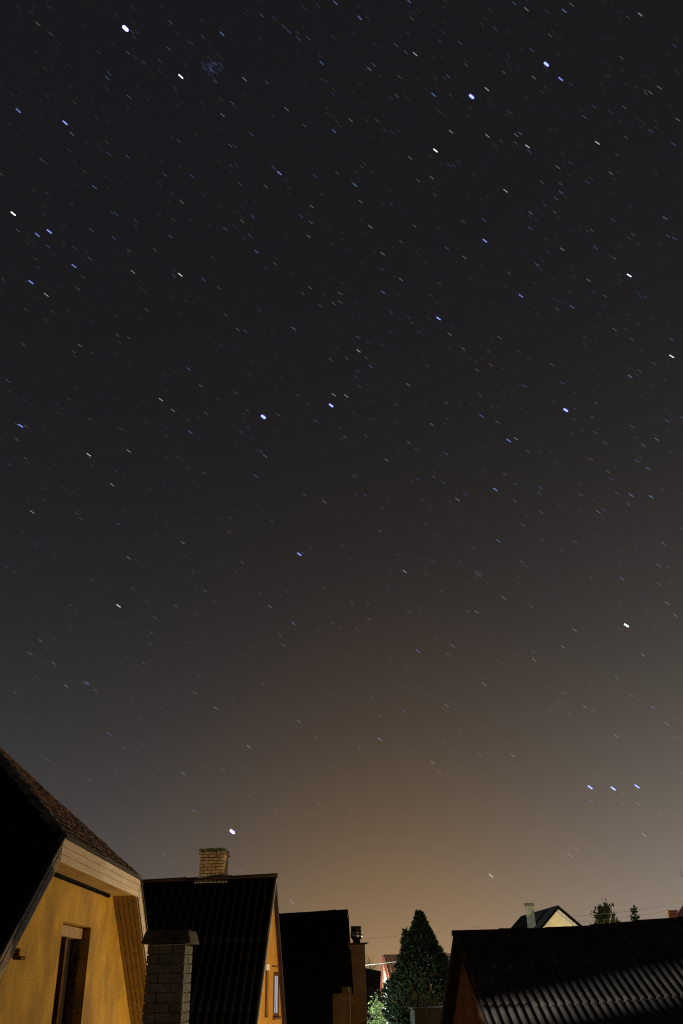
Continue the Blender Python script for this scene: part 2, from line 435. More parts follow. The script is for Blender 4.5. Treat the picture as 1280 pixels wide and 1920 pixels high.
# window
wf = MB(); x0, x1 = WX-.22, WX-.13
wf.box(x0, x1, wy0, wy0+.07, wz0, wz1); wf.box(x0, x1, wy1-.08, wy1, wz0, wz1-.13); wf.box(x0, x1, wy0+.07, wy1-.08, wz0, wz0+.07)
wf.box(x0-.005, x1+.015, wy0+.30, wy0+.40, wz0+.07, wz1-.13)
wf.box(x0+.01, x1+.005, wy0+.68, wy0+.78, wz0+.07, wz1-.13)
win = wf.build('window', M['old_paint'], H1, bevel=.006)
MB().box(x0-.01, x1+.045, wy0+.07, wy1-.02, wz1-.128, wz1-.012).build('shutter_box', M['box_paint'], win, bevel=.008)
MB().box(x0+.02, x0+.03, wy0+.07, wy1-.08, wz0+.07, wz1-.13).build('pane', M['glass'], win)
MB().box(x0+.03, x1+.03, wy0+.07, wy0+.29, wz0+.07, wz1-.18).build('folded_shutter', M['brown_wood'], win, bevel=.01)
fo = MB(); zz = wz0+.05; pth = []                       # rough foam seal along the far jamb
while zz < wz1-.2:
    pth.append((x1+.004, wy1-.02-random.uniform(0, .03), zz)); zz += random.uniform(.02, .05)
fo.tube(pth, [random.uniform(.008, .034) for _ in pth], 7)
fo.build('foam_seal', M['brown_wood'], win, True)
MB().box(WX+.002, WX+.06, wy0-.08, wy1+.08, wz0-.06, wz0-.004).build('sill', M['cream'], win)
# soffits: boards with open joints
so = MB(); nb = 5; bw = .325/nb
for k in range(nb):
    so.box(-.325+k*bw+.004, -.325+(k+1)*bw-.004, .10, L1-.10, ZB+.0, ZB+.02)
for k in range(nb):
    xa, xb = -.325+k*bw+.004, -.325+(k+1)*bw-.004
    for s in (0, 1):
        y_t, z_t = (.10, ZB+.02) if s == 0 else (L1-.10, ZB+.02)
        yE = -EV+.05 if s == 0 else L1+EV-.05
        z_e = z_t-SL*abs(yE-y_t)
        so.prism([(xa, y_t, z_t), (xb, y_t, z_t), (xb, yE, z_e), (xa, yE, z_e)], (0, 0, .02))
so.build('soffit', M['soffit'], H1)
sb = MB().box(-.345, -.002, .0, L1, ZB+.03, ZB+.045)   # backing above the joints
for s in (0, 1):
    y_t = .05 if s == 0 else L1-.05; yE = -EV+.05 if s == 0 else L1+EV-.05
    z_t = ZB+.05; z_e = z_t-SL*abs(yE-y_t)
    sb.prism([(-.345, y_t, z_t), (-.002, y_t, z_t), (-.002, yE, z_e), (-.345, yE, z_e)], (0, 0, .015))
sb.build('soffit_backing', M['dark_trim_and_shade'], H1)
MB().box(WX+.002, WX+.028, .30, L1-.34, ZB-.042, ZB-.004).build('soffit_shade_strip', M['dark_trim_and_shade'], H1)  # near black strip drawn in for the shade gap under the soffit
# fascia: three boards across the hip eave, three narrow ones down each verge
fa = MB(); hh = (ZT-ZB-.01)/3
for k in range(3):
    z0 = ZB-.012+k*hh
    ins = .0
    fa.box(-.018, .012+.004*(k == 2), ins, L1-ins, z0, z0+hh-.005)
fa.build('fascia', M['cream'], H1, bevel=.003)
vh = .245/4
for s in (0, 1):
    vb = MB()
    for k in range(4):
        z0 = -.012-.0+k*vh-.0
        ya, yb = (-.004, -EV+.02) if s == 0 else (L1+.004, L1+EV-.02)
        zb = ZB+z0
        drop = SL*(EV-.02)
        px = .012+.004*(k % 2)
        vb.prism([(px, ya, zb), (px, yb, zb-drop), (px, yb, zb-drop+vh-.006), (px, ya, zb+vh-.006)], (-.03, 0, 0))
    vb.build('barge_board', M['dim_boards'] if s == 0 else M['cream'], H1, bevel=.003)  # near verge: its weaker light is put into a browner board colour

ve = MB()
for s in (0, 1):
    ya, yb = (0, -EV) if s == 0 else (L1, L1+EV)
    ve.prism([(.035, ya, ZT), (.035, yb, ZE), (.035, yb, ZE-.03), (.035, ya, ZT-.03)], (-.06, 0, 0))
ve.box(-.03, .05, -.01, L1+.01, ZT-.03, ZT-.006)
ve.build('verge_trim', M['slate'], H1)
# purlin end under the near verge
pb = MB().box(WX, WX+.035, .09, .13, 5.26, 5.32); pb.box(WX+.003, WX+.07, .05, .20, 5.225, 5.257)
pb.build('purlin_end', M['brown_wood'], H1, bevel=.006)

# ------------------------------------------------------------------ grey brick chimney with concrete cap
CH = thing('brick_chimney', 'grey lime brick chimney with weathered sloping concrete cap, in front of the ochre house', 'chimney', (-1.795, 9.66, 0), R_(-2.0))
b, core, ztop = bricks(.372, .372, 5.345-.0, .25, .0825, .011, .12, 5.345-65*.0825)
b.build('bricks', M['limebrick'], CH, bevel=.004); core.build('mortar', M['limemortar'], CH)
cp = MB()
def ring(r, z): return [(-r, -r, z), (r, -r, z), (r, r, z), (-r, r, z)]
cp.add(ring(.19, 5.352)+ring(.240, 5.349)+ring(.240, 5.362)+ring(.212, 5.462)+ring(.195, 5.472),
       [(3,2,1,0)]+[(k*4+i, k*4+(i+1) % 4, k*4+4+(i+1) % 4, k*4+4+i) for k in range(4) for i in range(4)]+[(16,17,18,19)])
cp.build('cap', M['cap_conc'], CH, bevel=.01)

# ------------------------------------------------------------------ HOUSE 2: steep corrugated roof, orange gable
H2 = thing('steep_house', 'steep dark corrugated roof house with orange gable and one lit window', 'house', (-1.767, 22.6, 0), R_(-7))
Z2 = 7.202; s1, s2 = 1.68, 2.12; LEN2 = 9.0; e1 = 2.7; e2 = 2.35
vd = Vector((0, -1, -s1)).normalized()
r = MB(); corr(r, (0, 0, Z2), (-1, 0, 0), vd, LEN2, [1.55, 1.55, 1.9], amp=.024)
ro = r.build('corrugated_roof', M['asb_dark'], H2, True); so_ = ro.modifiers.new('thick', 'SOLIDIFY'); so_.thickness = .008
vd2 = Vector((0, 1, -s2)).normalized()
r = MB(); corr(r, (0, 0, Z2), (-1, 0, 0), vd2, LEN2, [1.8, 1.8, 1.5], amp=.024)
ro = r.build('corrugated_roof', M['asb_dark'], H2, True); so_ = ro.modifiers.new('thick', 'SOLIDIFY'); so_.thickness = .008
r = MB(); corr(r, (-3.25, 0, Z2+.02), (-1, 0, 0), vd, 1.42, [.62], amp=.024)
r.build('lit_streak_sheet', M['asb'], H2, True)  # paler sheet colour stands for grazing light on the upper roof
rc = MB(); halfround(rc, (.03, 0, Z2+.03), (-LEN2, 0, Z2-.03), .09, 1.1)
rc.build('ridge_cap', M['ridge_rust'], H2, True)
wz = Z2-.05; x = -.08; wl = MB()
def gwall(mb, x, d, zapex, z0, sa, sb_, holes):
    """gable triangle to z0 with rectangular holes, built as strips in y"""
    ys = sorted({-(zapex-z0)/sa, 0, (zapex-z0)/sb_} | {h[0] for h in holes} | {h[1] for h in holes})
    top = lambda y: zapex-sa*(-y) if y < 0 else zapex-sb_*y
    for a, c in zip(ys, ys[1:]):
        mid = (a+c)/2; hs = [h for h in holes if h[0] <= mid <= h[1]]
        if hs:
            h = hs[0]
            mb.prism([(x, a, z0), (x, c, z0), (x, c, h[2]), (x, a, h[2])], (-d, 0, 0))
            mb.prism([(x, a, h[3]), (x, c, h[3]), (x, c, top(c)), (x, a, top(a))], (-d, 0, 0))
        else:
            P = [(x, a, z0), (x, c, z0), (x, c, top(c)), (x, a, top(a))]
            P = [p for i, p in enumerate(P) if p != P[i-1]]
            mb.prism(P, (-d, 0, 0))
    return mb
d0, d1 = -.64, -.22
l0, l1 = .28, .90
holes = [(d0, d1, 4.31, 5.36), (l0, l1, 4.29, 5.20)]
gwall(wl, x, .25, wz, 2.9, s1, s2, holes)
wl.box(x-.25, x, -2.5, 2.0, 0, 2.9); wl.box(-LEN2+.2, x-.25, -2.4, -2.15, 0, 2.9); wl.box(-LEN2+.2, x-.25, 1.7, 1.95, 0, 2.9)
wl.build('wall', M['orange'], H2)
f = MB(); f.box(x-.10, x-.04, d0, d0+.05, 4.31, 5.36); f.box(x-.10, x-.04, d1-.05, d1, 4.31, 5.36); f.box(x-.10, x-.04, d0+.05, d1-.05, 4.31, 4.36)
wd = f.build('window', M['brown_wood'], H2)
MB().box(x-.09, x+.02, d0+.052, d1-.052, 5.23, 5.355).build('shutter_box', M['white_frame'], wd)
MB().box(x-.08, x-.07, d0+.05, d1-.05, 4.36, 5.23).build('shutter', M['brown_wood'], wd)
f = MB(); f.box(x-.10, x+.015, l0, l0+.09, 4.29, 5.20); f.box(x-.10, x+.015, l1-.09, l1, 4.29, 5.20); f.box(x-.10, x+.015, l0+.09, l1-.09, 4.29, 4.36); f.box(x-.10, x+.015, l0+.09, l1-.09, 5.12, 5.20)
f.box(x-.006, x+.006, (l0+l1)/2-.02, (l0+l1)/2+.02, 4.36, 5.12)
wd2 = f.build('window', M['old_paint'], H2, label='window with pale lit pane')
MB().box(x-.02, x-.008, l0+.09, l1-.09, 4.36, 5.12).build('pane', M['lit'], wd2)
MB().box(x, x+.06, l0-.05, l1+.05, 4.24, 4.288).build('sill', M['brown_wood'], wd2)
MB().box(x, x+.02, l0-.2, l1+.1, 5.30, 5.33).build('lintel_trim', M['brown_wood'], H2)
MB().box(x, x+.015, -1.5, 1.4, 4.0, 4.03).build('ledge', M['brown_wood'], H2)
v = MB()
v.prism([(.012, 0, Z2-.02), (.012, e2, Z2-.02-s2*e2), (.012, e2, Z2-.15-s2*e2), (.012, 0, Z2-.15)], (-.05, 0, 0))
v.build('barge_board', M['ridge_rust'], H2)
v = MB()
v.prism([(-.04, .0, Z2-.16), (-.04, e2, Z2-.16-s2*e2), (-.076, e2, Z2-.16-s2*e2), (-.076, 0, Z2-.16)], (0, 0, .02))
v.build('verge_soffit', M['ridge_rust'], H2)
v = MB()
v.prism([(.02, 0, Z2-.0), (.02, -e1, Z2-s1*e1), (.02, -e1, Z2-.07-s1*e1), (.02, 0, Z2-.07)], (-.03, 0, 0))
v.build('verge_strip', M['flash'], H2)
# chimney on the ridge
C2 = thing('roof_chimney', 'old yellow brick chimney with mossy crown, on the ridge of the steep corrugated roof', 'chimney', (-3.34, 23.06, 0), R_(-3))
b, core, ztop = bricks(.60, .60, .58, .20, .0725, .014, .1, 7.29, jit=.008)
b.build('bricks', M['oldbrick'], C2, bevel=.006); core.build('mortar', M['oldmortar'], C2)
MB().box(-.31, .31, -.31, .31, 6.4, 7.285).build('base_flashing', M['flash'], C2)
fr = MB()
for k in range(12):
    xx = -.38+k*.068; fr.prism([(xx, -.315, 7.20), (xx+.04, -.315, 7.20), (xx+.04, -.40, 7.13), (xx, -.40, 7.13)], (0, 0, .02))
fr.build('flashing_fringe', M['cream'], C2)
mo = MB()
mo.box(-.315, .315, -.315, .315, ztop, ztop+.05)
for k in range(260):
    a, c = random.uniform(-.32, .32), random.uniform(-.32, .32); rr = random.uniform(.012, .032)
    z = ztop+.05+random.uniform(-.13, .015) if max(abs(a), abs(c)) > .28 else ztop+.05
    mo.lathe([(-rr*.6, rr*.5), (0, rr), (rr*.6, rr*.4)], 6, (a, c, z))
mo.build('mossy_crown', M['moss'], C2)

# ------------------------------------------------------------------ HOUSE 3: dark tiled roof, brown chimney behind
H3 = thing('tiled_house', 'dark tiled roof house with brown wall between the steep house and the conifer', 'house', (-.14, 34.3, 0), R_(-2))
Z3 = 7.1; s3 = .9
u = Vector((-1, 0, -.035)).normalized(); vd = Vector((0, -1, -s3)).normalized(); hyp = math.hypot(1, s3)
r = MB()
def tilerow(mb, x0a, x0b, W, dA, dB, rows):
    """interlocking roof tiles: ribs run down the slope, courses step"""
    n_ = Vector((0, -s3, 1)).normalized(); nu = int(W/.22*8)
    for k in range(rows):
        fa_, fb = k/rows, (k+1)/rows
        base = len(mb.v)
        for (f_, lift_) in ((fa_, 0.0), (fb+.01, .045)):
            d = dA+(dB-dA)*f_; xo = x0a+(x0b-x0a)*f_
            for i in range(nu+1):
                xx = W*i/nu; hgt = .022*abs(math.sin(math.pi*xx/.22))+lift_+.012*math.sin(math.floor(xx/.22)*3.3+k*1.7)
                p = Vector((xo, 0, Z3))+u*xx+vd*d+n_*hgt
                mb.v.append(tuple(p))
        for i in range(nu):
            a = base+i; mb.f.append((a, a+1, a+nu+2, a+nu+1))
    return mb
tilerow(r, .0, .20, 5.4, 0, 3.42, 11)
tilerow(r, -.36, -.40, 5.0, 3.35, 6.4, 10)
ro = r.build('tiled_roof', M['black_tile'], H3); q_ = ro.modifiers.new('thick', 'SOLIDIFY'); q_.thickness = .02
rb = MB()
for i in range(14):
    p = Vector((.03, 0, Z3+.06))+u*(i*.4); rb.tube([p+Vector((0,0,random.uniform(-.012,.012))), p+u*.43], [.095, .085], 10)
rb.build('ridge_tiles', M['black_tile'], H3, True)
MB().prism([(-5.0, 0, Z3-.3), (-5, 5.5, Z3-.3-.9*5.5), (.0, 5.5, Z3-.1-.9*5.5), (0, 0, Z3-.1)], (0, 0, .05)).build('back_roof', M['black_tile'], H3)
w3 = MB()
w3.box(-.40, .12, -2.40, -1.2, 0, 4.62)
w3.box(-5, -.45, -4.2, -3.9, 0, 2.7)
w3.prism([(.02, -1.2, 0), (.02, 4.5, 0), (.02, 4.5, 2.7), (.02, 0, Z3-.14), (.02, -1.2, 5.85)], (-.2, 0, 0))
w3.build('wall', M['brown_plaster'], H3)
MB().prism([(.05, .02, Z3-.03), (.24, -2.53, Z3-2.33), (.24, -2.53, Z3-2.50), (.05, .02, Z3-.22)], (-.04, 0, 0)).build('barge_board', M['dark_trim_and_shade'], H3)
C3 = thing('plastered_chimney', 'brown plastered chimney with flat slab and shiny metal cowl, beside the dark tiled roof', 'chimney', (.165, 33.3, 0), R_(-1))
MB().box(-.281, .281, -.28, .28, 0, 6.06).build('stack', M['brown_plaster'], C3, bevel=.01)
MB().box(-.33, .36, -.33, .33, 6.065, 6.115).build('slab', M['sooty'], C3, bevel=.008)
MB().box(.362, .41, -.35, -.25, 6.08, 6.125).build('slab_bracket', M['flash'], C3, bevel=.006)
MB().lathe([(6.115, .125), (6.20, .125), (6.22, .15), (6.28, .19), (6.31, .205), (6.36, .205), (6.39, .19), (6.42, .185)], 24).build('cowl', M['steel'], C3, True)
MB().lathe([(6.425, .186), (6.63, .186), (6.635, .18)], 24).build('cowl_top', M['sooty'], C3)
MB().lathe([(6.42, .19), (6.436, .197), (6.45, .19)], 24).build('cowl_band', M['steel'], C3, True)

# ------------------------------------------------------------------ SHED 4: corrugated roof, right foreground
H4 = thing('corrugated_shed', 'long low shed with weathered corrugated sheet roof filling the lower right', 'shed', (2.338, 22.0, 0), R_(8))
Z4 = 5.875; s1, s2 = .75, .95; LEN4 = 16.0; RISE = .040                     # the old ridge climbs a little to the right
ur = Vector((1, 0, RISE)).normalized()
vd = Vector((0, -1, -s1)).normalized(); vd2 = Vector((0, 1, -s2)).normalized()
r = MB(); corr(r, (0, 0, Z4-.04), ur, vd, LEN4, [1.15, 1.15, 1.10], amp=.028, lift=.008, sag=.012, jit=.012, seg=10, droop=.05)
ro = r.build('corrugated_roof', M['asb'], H4, True); q_ = ro.modifiers.new('thick', 'SOLIDIFY'); q_.thickness = .008
r = MB(); corr(r, (0, 0, Z4-.04), ur, vd2, LEN4, [1.2, 1.2, 1.0], amp=.028, droop=.05)
ro = r.build('corrugated_roof', M['asb'], H4, True); q_ = ro.modifiers.new('thick', 'SOLIDIFY'); q_.thickness = .008
rc = MB(); pr = None
dz4 = lambda x: Z4-.02+RISE*x-.05*math.sin(math.pi*min(max(x, 0), 5.6)/5.6)+.012*math.sin(x*1.7)
for i in range(15):
    a = (-.04+i*1.1, 0, dz4(i*1.1)); bq = (-.04+(i+1)*1.1+.1, 0, dz4((i+1)*1.1))
    halfround(rc, a, bq, .11, 2)
rc.build('ridge_cap', M['ridge_rust'], H4, True)
w4 = MB()
w4.prism([(.22, -2.9, 0), (.22, -2.9, Z4-.16-2.9*s1), (.22, 0, Z4-.16), (.22, 2.2, Z4-.16-2.2*s2), (.22, 2.2, 0)], (.2, 0, 0))
w4.box(.42, LEN4-.3, -2.9, -2.7, 0, Z4-.3-2.9*s1)
w4.build('wall', M['dim_wall'], H4)
v = MB()
v.prism([(-.03, 0, Z4-.03), (-.03, 2.9, Z4-.03-2.9*s2), (-.03, 2.9, Z4-.30-2.9*s2), (-.03, 0, Z4-.24)], (.04, 0, 0))
v.build('barge_board', M['dark_wood'], H4); v = MB()
v.prism([(-.03, 0, Z4-.03), (-.03, -3.4, Z4-.05-3.4*s1), (-.03, -3.4, Z4-.12-3.4*s1), (-.03, 0, Z4-.13)], (.04, 0, 0))
v.build('barge_board', M['dark_wood'], H4); v = MB()
v.prism([(0.012, .05, Z4-.26), (0.012, 2.9, Z4-.32-2.9*s2), (.215, 2.9, Z4-.32-2.9*s2), (.215, .05, Z4-.26)], (0, 0, .03))
v.build('verge_soffit', M['dark_wood'], H4)

# ------------------------------------------------------------------ far houses
def simple_house(t, Z, sa, sb_, ea, eb, L, outx, wallm, roofm, over, trimm, tiled=False):
    ux = -outx
    for s_, e_, sg in ((sa, ea, -1), (sb_, eb, 1)):
        n_ = Vector((0, sg*s_, 1)).normalized()
        MB().prism([(0, 0, Z), (ux*L, 0, Z), (ux*L, sg*e_, Z-s_*e_), (0, sg*e_, Z-s_*e_)], -n_*.08).build('roof', roofm, t)
        MB().prism([(outx*.03, 0, Z-.01), (outx*.03, sg*e_, Z-.01-s_*e_), (outx*.03, sg*e_, Z-.22-s_*e_), (outx*.03, 0, Z-.22)], (ux*.06, 0, 0)).build('barge_board', trimm, t)
    x = ux*over; ya, yb = -(ea-.3), eb-.3
    mb = MB().prism([(x, ya, 0), (x, ya, Z-.18-sa*(ea-.3)), (x, 0, Z-.18), (x, yb, Z-.18-sb_*(eb-.3)), (x, yb, 0)], (ux*.3, 0, 0))
    mb.box(min(x+ux*.3, x+ux*(L-.6)), max(x+ux*.3, x+ux*(L-.6)), ya, ya+.3, 0, Z-.2-sa*(ea-.3))
    mb.box(min(x+ux*.3, x+ux*(L-.6)), max(x+ux*.3, x+ux*(L-.6)), yb-.3, yb, 0, Z-.2-sb_*(eb-.3))
    mb.build('wall', wallm, t)
R1 = thing('red_roof_house', 'white gabled house with orange red tiled roof, half hidden by the conifer', 'house', (1.874, 60, 0), R_(7))
simple_house(R1, 6.33, .76, 1.32, 4.2, 2.5, 9, -1, M['white_wall'], M['far_tile'], .18, M['red_trim'])
rbs = MB(); n_ = Vector((0, -.76, 1)).normalized()
for i in range(38):
    x_ = .1+i*.235; p = Vector((x_, 0, 6.33))+n_*.02
    rbs.tube([p, p+Vector((0, -4.2, -.76*4.2))], .022, 6)
rbs.build('roof_ribs', M['far_tile'], R1, True)
MB().box(-.004, .17, -1.9, -1.3, 3.4, 4.3).build('window', M['glass'], R1)
F1 = thing('hip_end_house', 'far pale yellow gabled house with slate roof rising above the shed ridge', 'house', (13.02, 60, 0), R_(-87))
simple_house(F1, 8.888, .92, .87, 4.2, 4.4, 10.5, 1, M['yellow_wall'], M['slate'], .25, M['dark_trim_and_shade'])
bl = MB().prism([(-.235, -.02, 8.60), (-.235, 3.9, 8.60-.87*3.9), (-.235, 3.9, 8.46-.87*3.9), (-.235, -.02, 8.46)], (-.014, 0, 0))
bl.build('verge_board', M['blue_line'], F1)
CF = thing('tall_chimney', 'tall pale plastered chimney on the slope of the far slate roof', 'chimney', (11.6, 62, 0), R_(-10))
MB().box(-.26, .26, -.26, .26, 5.5, 9.0).build('stack', M['stack'], CF, bevel=.01)
MB().box(-.31, .31, -.31, .31, 9.003, 9.16).build('collar', M['cap_conc'], CF, bevel=.01)
G1 = thing('pale_house', 'pale house wall with dark flat eave, right of the conifer behind the shed', 'house', (4.7, 52, 0), R_(4))
MB().box(0, 5, 0, 4, 0, 5.55).build('wall', M['white_wall'], G1)
MB().box(-.3, 5.3, -.35, 4.3, 5.553, 5.72).build('roof', M['red_trim'], G1)
MB().box(.5, 1.6, -.012, .05, 3.4, 4.7).build('window', M['glass'], G1)
# small dark eave beside the brown chimney
SR = thing('garden_hut', 'small hut with dark pitched roof and gutter, right beside the brown chimney', 'hut', (-.92, 36.6, -.72), R_(-4))
MB().prism([(0, 0, 5.35), (1.45, 0, 4.45), (1.45, 3, 4.45), (0, 3, 5.35)], (0, 0, .07)).build('roof', M['ridge_rust'], SR)
MB().prism([(0, 0, 5.35), (-1.45, 0, 4.45), (-1.45, 3, 4.45), (0, 3, 5.35)], (0, 0, .07)).build('roof', M['ridge_rust'], SR)
MB().tube([(1.5, -.06, 4.40), (1.5, 3, 4.40)], .055, 8).build('gutter', M['slate'], SR, True)
MB().prism([(-1.2, .15, 0), (1.2, .15, 0), (1.2, .15, 4.5), (0, .15, 5.25), (-1.2, .15, 4.5)], (0, 2.6, 0)).build('wall', M['brown_plaster'], SR)
# orange chimney and red roof corner on the right edge
oc = thing('clay_chimney', 'short orange clay brick chimney at the far right edge above the shed', 'chimney', (15.15, 45.3, 0), R_(-5))
b, core, zt_ = bricks(.42, .42, 3.4, .21, .0775, .012, .1, 4.12)
b.build('bricks', M['clay'], oc); core.build('mortar', M['oldmortar'], oc)
MB().box(-.25, .25, -.25, .25, zt_+.0, zt_+.06).build('cap', M['clay'], oc, bevel=.01)
rr = thing('red_corner_house', 'house with dark red roof just entering at the right edge', 'house', (17.62, 44.6, -.25), R_(0))
MB().prism([(0, 0, 8.35), (-1.55, 0, 6.75), (-1.55, 6, 6.75), (0, 6, 8.35)], (0, 0, .08)).build('roof', M['red_trim'], rr)
MB().prism([(0, 0, 8.35), (1.55, 0, 6.75), (1.55, 6, 6.75), (0, 6, 8.35)], (0, 0, .08)).build('roof', M['red_trim'], rr)
MB().prism([(-1.2, .2, 0), (1.2, .2, 0), (1.2, .2, 6.95), (0, .2, 8.3), (-1.2, .2, 6.95)], (0, 5.5, 0)).build('wall', M['brown_plaster'], rr)
# dark wooden shed in front of the conifer
DS = thing('wooden_shed', 'low dark wooden shed with flat top in front of the conifer', 'shed', (1.83, 30, 0), R_(2))
d_ = MB()
for k in range(11): d_.box(.0+k*.15+.005, .0+(k+1)*.15-.005, 0, .03, 0, 4.17+random.uniform(-.008, .008))
d_.box(0, .03, .031, 1.5, 0, 4.16); d_.box(1.62, 1.65, .031, 1.5, 0, 4.16)
d_.build('wall', M['dark_wood'], DS)
MB().box(-.05, 1.72, -.06, 1.6, 4.185, 4.225).build('roof', M['dark_wood'], DS)

# ------------------------------------------------------------------ vegetation
def leafcloud(mb, pts, size, asp=2.2, droop=.0):
    for p in pts:
        p = Vector(p); a = random.uniform(0, 6.283); el = random.uniform(-.6, .9)
        d = Vector((math.cos(a)*math.cos(el), math.sin(a)*math.cos(el), math.sin(el)-droop)).normalized()
        s = d.cross(Vector((random.gauss(0,1), random.gauss(0,1), random.gauss(0,1)))).normalized()
        l = size*random.uniform(.6, 1.35); w_ = l/asp
        mb.add([p-s*w_*.3, p+d*l*.5-s*w_*.5, p+d*l, p+d*l*.5+s*w_*.5], [(0,1,2,3)])
    return mb
def conifer(name, loc, H, R, nl, size, lab, cat, m_, base=.04, skew=0, group=None, prof_t=None):
    t = thing(name, lab, cat, loc, random.uniform(0, 6), group)
    MB().tube([(0,0,0),(0,0,H*.6),(0,0,H*.95)], [H*.025, H*.014, .01], 8).build('trunk', M['bark'], t, True)
    rnd = random.Random(int(H*1000)+nl)
    lumps = [(rnd.uniform(0, 6.283), rnd.uniform(.05, .95), rnd.uniform(-.26, .26)) for _ in range(60)]
    pts = []
    for _ in range(nl):
        f = 1-math.sqrt(rnd.uniform(0, 1)) if rnd.random() < .6 else rnd.random()
        f = max(base, f); a = rnd.uniform(0, 6.283)
        prof = min(1.0, .25+f*5)*(1-f)**.82*1.08 if f > .15 else (.75+.25*f/.15)*.95
        if prof_t:
            dd = (1-f)*H
            for (d0_, r0_), (d1_, r1_) in zip(prof_t, prof_t[1:]):
                if d0_ <= dd <= d1_: prof = (r0_+(r1_-r0_)*(dd-d0_)/(d1_-d0_))/R
        k = 1.0
        for la, lf, lv in lumps:
            da = abs((a-la+math.pi) % 6.283-math.pi); k += lv*math.exp(-(da/.45)**2-((f-lf)/.06)**2)
        tier = .90+.12*abs(math.sin(f*34+a*2))
        q = rnd.random()**.35
        rr_ = R*prof*k*tier*q
        pts.append((math.cos(a)*rr_, math.sin(a)*rr_, f*H+.10*(1-q)*H*.3))
    mb = MB()
    for p in pts:
        p = Vector(p); out = Vector((p.x, p.y, 0)); out = out.normalized() if out.length > .01 else Vector((1,0,0))
        d = (out*rnd.uniform(.2, .9)+Vector((rnd.gauss(0,.35), rnd.gauss(0,.35), rnd.uniform(-.1, 1.0)))).normalized()
        s = d.cross(Vector((rnd.gauss(0,1), rnd.gauss(0,1), rnd.gauss(0,1)))).normalized()
        l = size*rnd.uniform(.6, 1.5); w_ = l*.38
        mb.add([p-s*w_*.3, p+d*l*.45-s*w_*.6, p+d*l, p+d*l*.45+s*w_*.6], [(0,1,2,3)])
    mb.build('crown', m_, t)
    return t
conifer('conifer_tree', (2.73, 38.2, 0), 7.20, 1.4, 46000, .15, 'tall dark cone shaped conifer in the middle of the gap between roofs', 'tree', M['needle'],
        prof_t=[(0, .05), (.35, .22), (.63, .40), (1.33, .86), (2.26, 1.20), (3.4, 1.40), (4.4, 1.40), (7.5, 1.15)])
conifer('conifer_tree', (2.16, 38.5, 0), 6.60, .66, 4200, .20, 'slimmer lighter green conifer at the left shoulder of the tall dark conifer', 'tree', M['needle2'])
conifer('spruce_tree', (20.67, 70, 0), 9.05, 1.0, 2200, .28, 'small bright green spruce tip poking above the shed ridge', 'tree', M['needle2'])
def bush(name, loc, dims, nl, size, lab, m_, cat='bush', stems=7, z0=.1):
    t = thing(name, lab, cat, loc)
    sm = MB(); rnd = random.Random(nl)
    for k in range(stems):
        a = rnd.uniform(0, 6.28); q = rnd.uniform(.3, .8)
        sm.tube([(0,0,0), (math.cos(a)*dims[0]*q*.4, math.sin(a)*dims[1]*q*.4, dims[2]*.5), (math.cos(a)*dims[0]*q, math.sin(a)*dims[1]*q, dims[2]*.9)], [.04, .025, .008], 5)
    sm.build('stems', M['bark'], t)
    cl = [(rnd.gauss(0, .45), rnd.gauss(0, .45), rnd.uniform(.15, .92), rnd.uniform(.16, .34)) for _ in range(26)]
    pts = []
    for _ in range(nl):
        cx, cy, cz, cr_ = rnd.choice(cl)
        v_ = Vector((rnd.gauss(0,1), rnd.gauss(0,1), rnd.gauss(0,1))).normalized()*cr_*rnd.random()**.4
        x_, y_, z_ = cx+v_.x, cy+v_.y, cz+v_.z
        k = math.hypot(x_, y_)
        if k > 1: x_ /= k; y_ /= k
        pts.append((x_*dims[0], y_*dims[1], max(z0, z_*dims[2])))
    leafcloud(MB(), pts, size).build('foliage', m_, t)
    return t
bush('leafy_bush', (.75, 44.6, 0), (1.35, 1.2, 4.15), 13000, .12, 'bright green lamp lit bush between the brown chimney and the conifer', M['leaf'])
bush('leafy_bush', (1.95, 43.2, 0), (.42, .5, 4.15), 4600, .10, 'pale lit slender bush against the left side of the conifer', M['leaf'])
bush('garden_shrub', (2.2, 33.2, 0), (1.3, .6, 4.55), 3500, .15, 'dark shrub growing behind the low wooden shed', M['leaf2'])
bush('garden_shrub', (3.45, 34.5, 0), (.5, .5, 4.65), 1500, .13, 'small shrub between wooden shed and corrugated shed gable', M['leaf2'])
rd = thing('reed_clump', 'clump of dry pale reeds rising in front of the conifer', 'reeds', (2.35, 32.2, 0))
st = MB(); pl = MB()
for k in range(46):
    x_, y_ = random.gauss(0, .4), random.gauss(0, .2); h_ = random.uniform(4.1, 4.62); lx = random.gauss(0, .16)
    st.tube([(x_, y_, 0), (x_+lx*.4, y_, h_*.6), (x_+lx, y_, h_)], [.012, .009, .004], 4)
    if k % 3 == 0: MB().tube([(x_+lx, y_, h_), (x_+lx*1.15, y_, h_+.1), (x_+lx*1.4, y_, h_+.22)], [.008, .03, .004], 5).build('plume', M['reed'], rd)
st.build('stalks', M['leaf2'], rd)
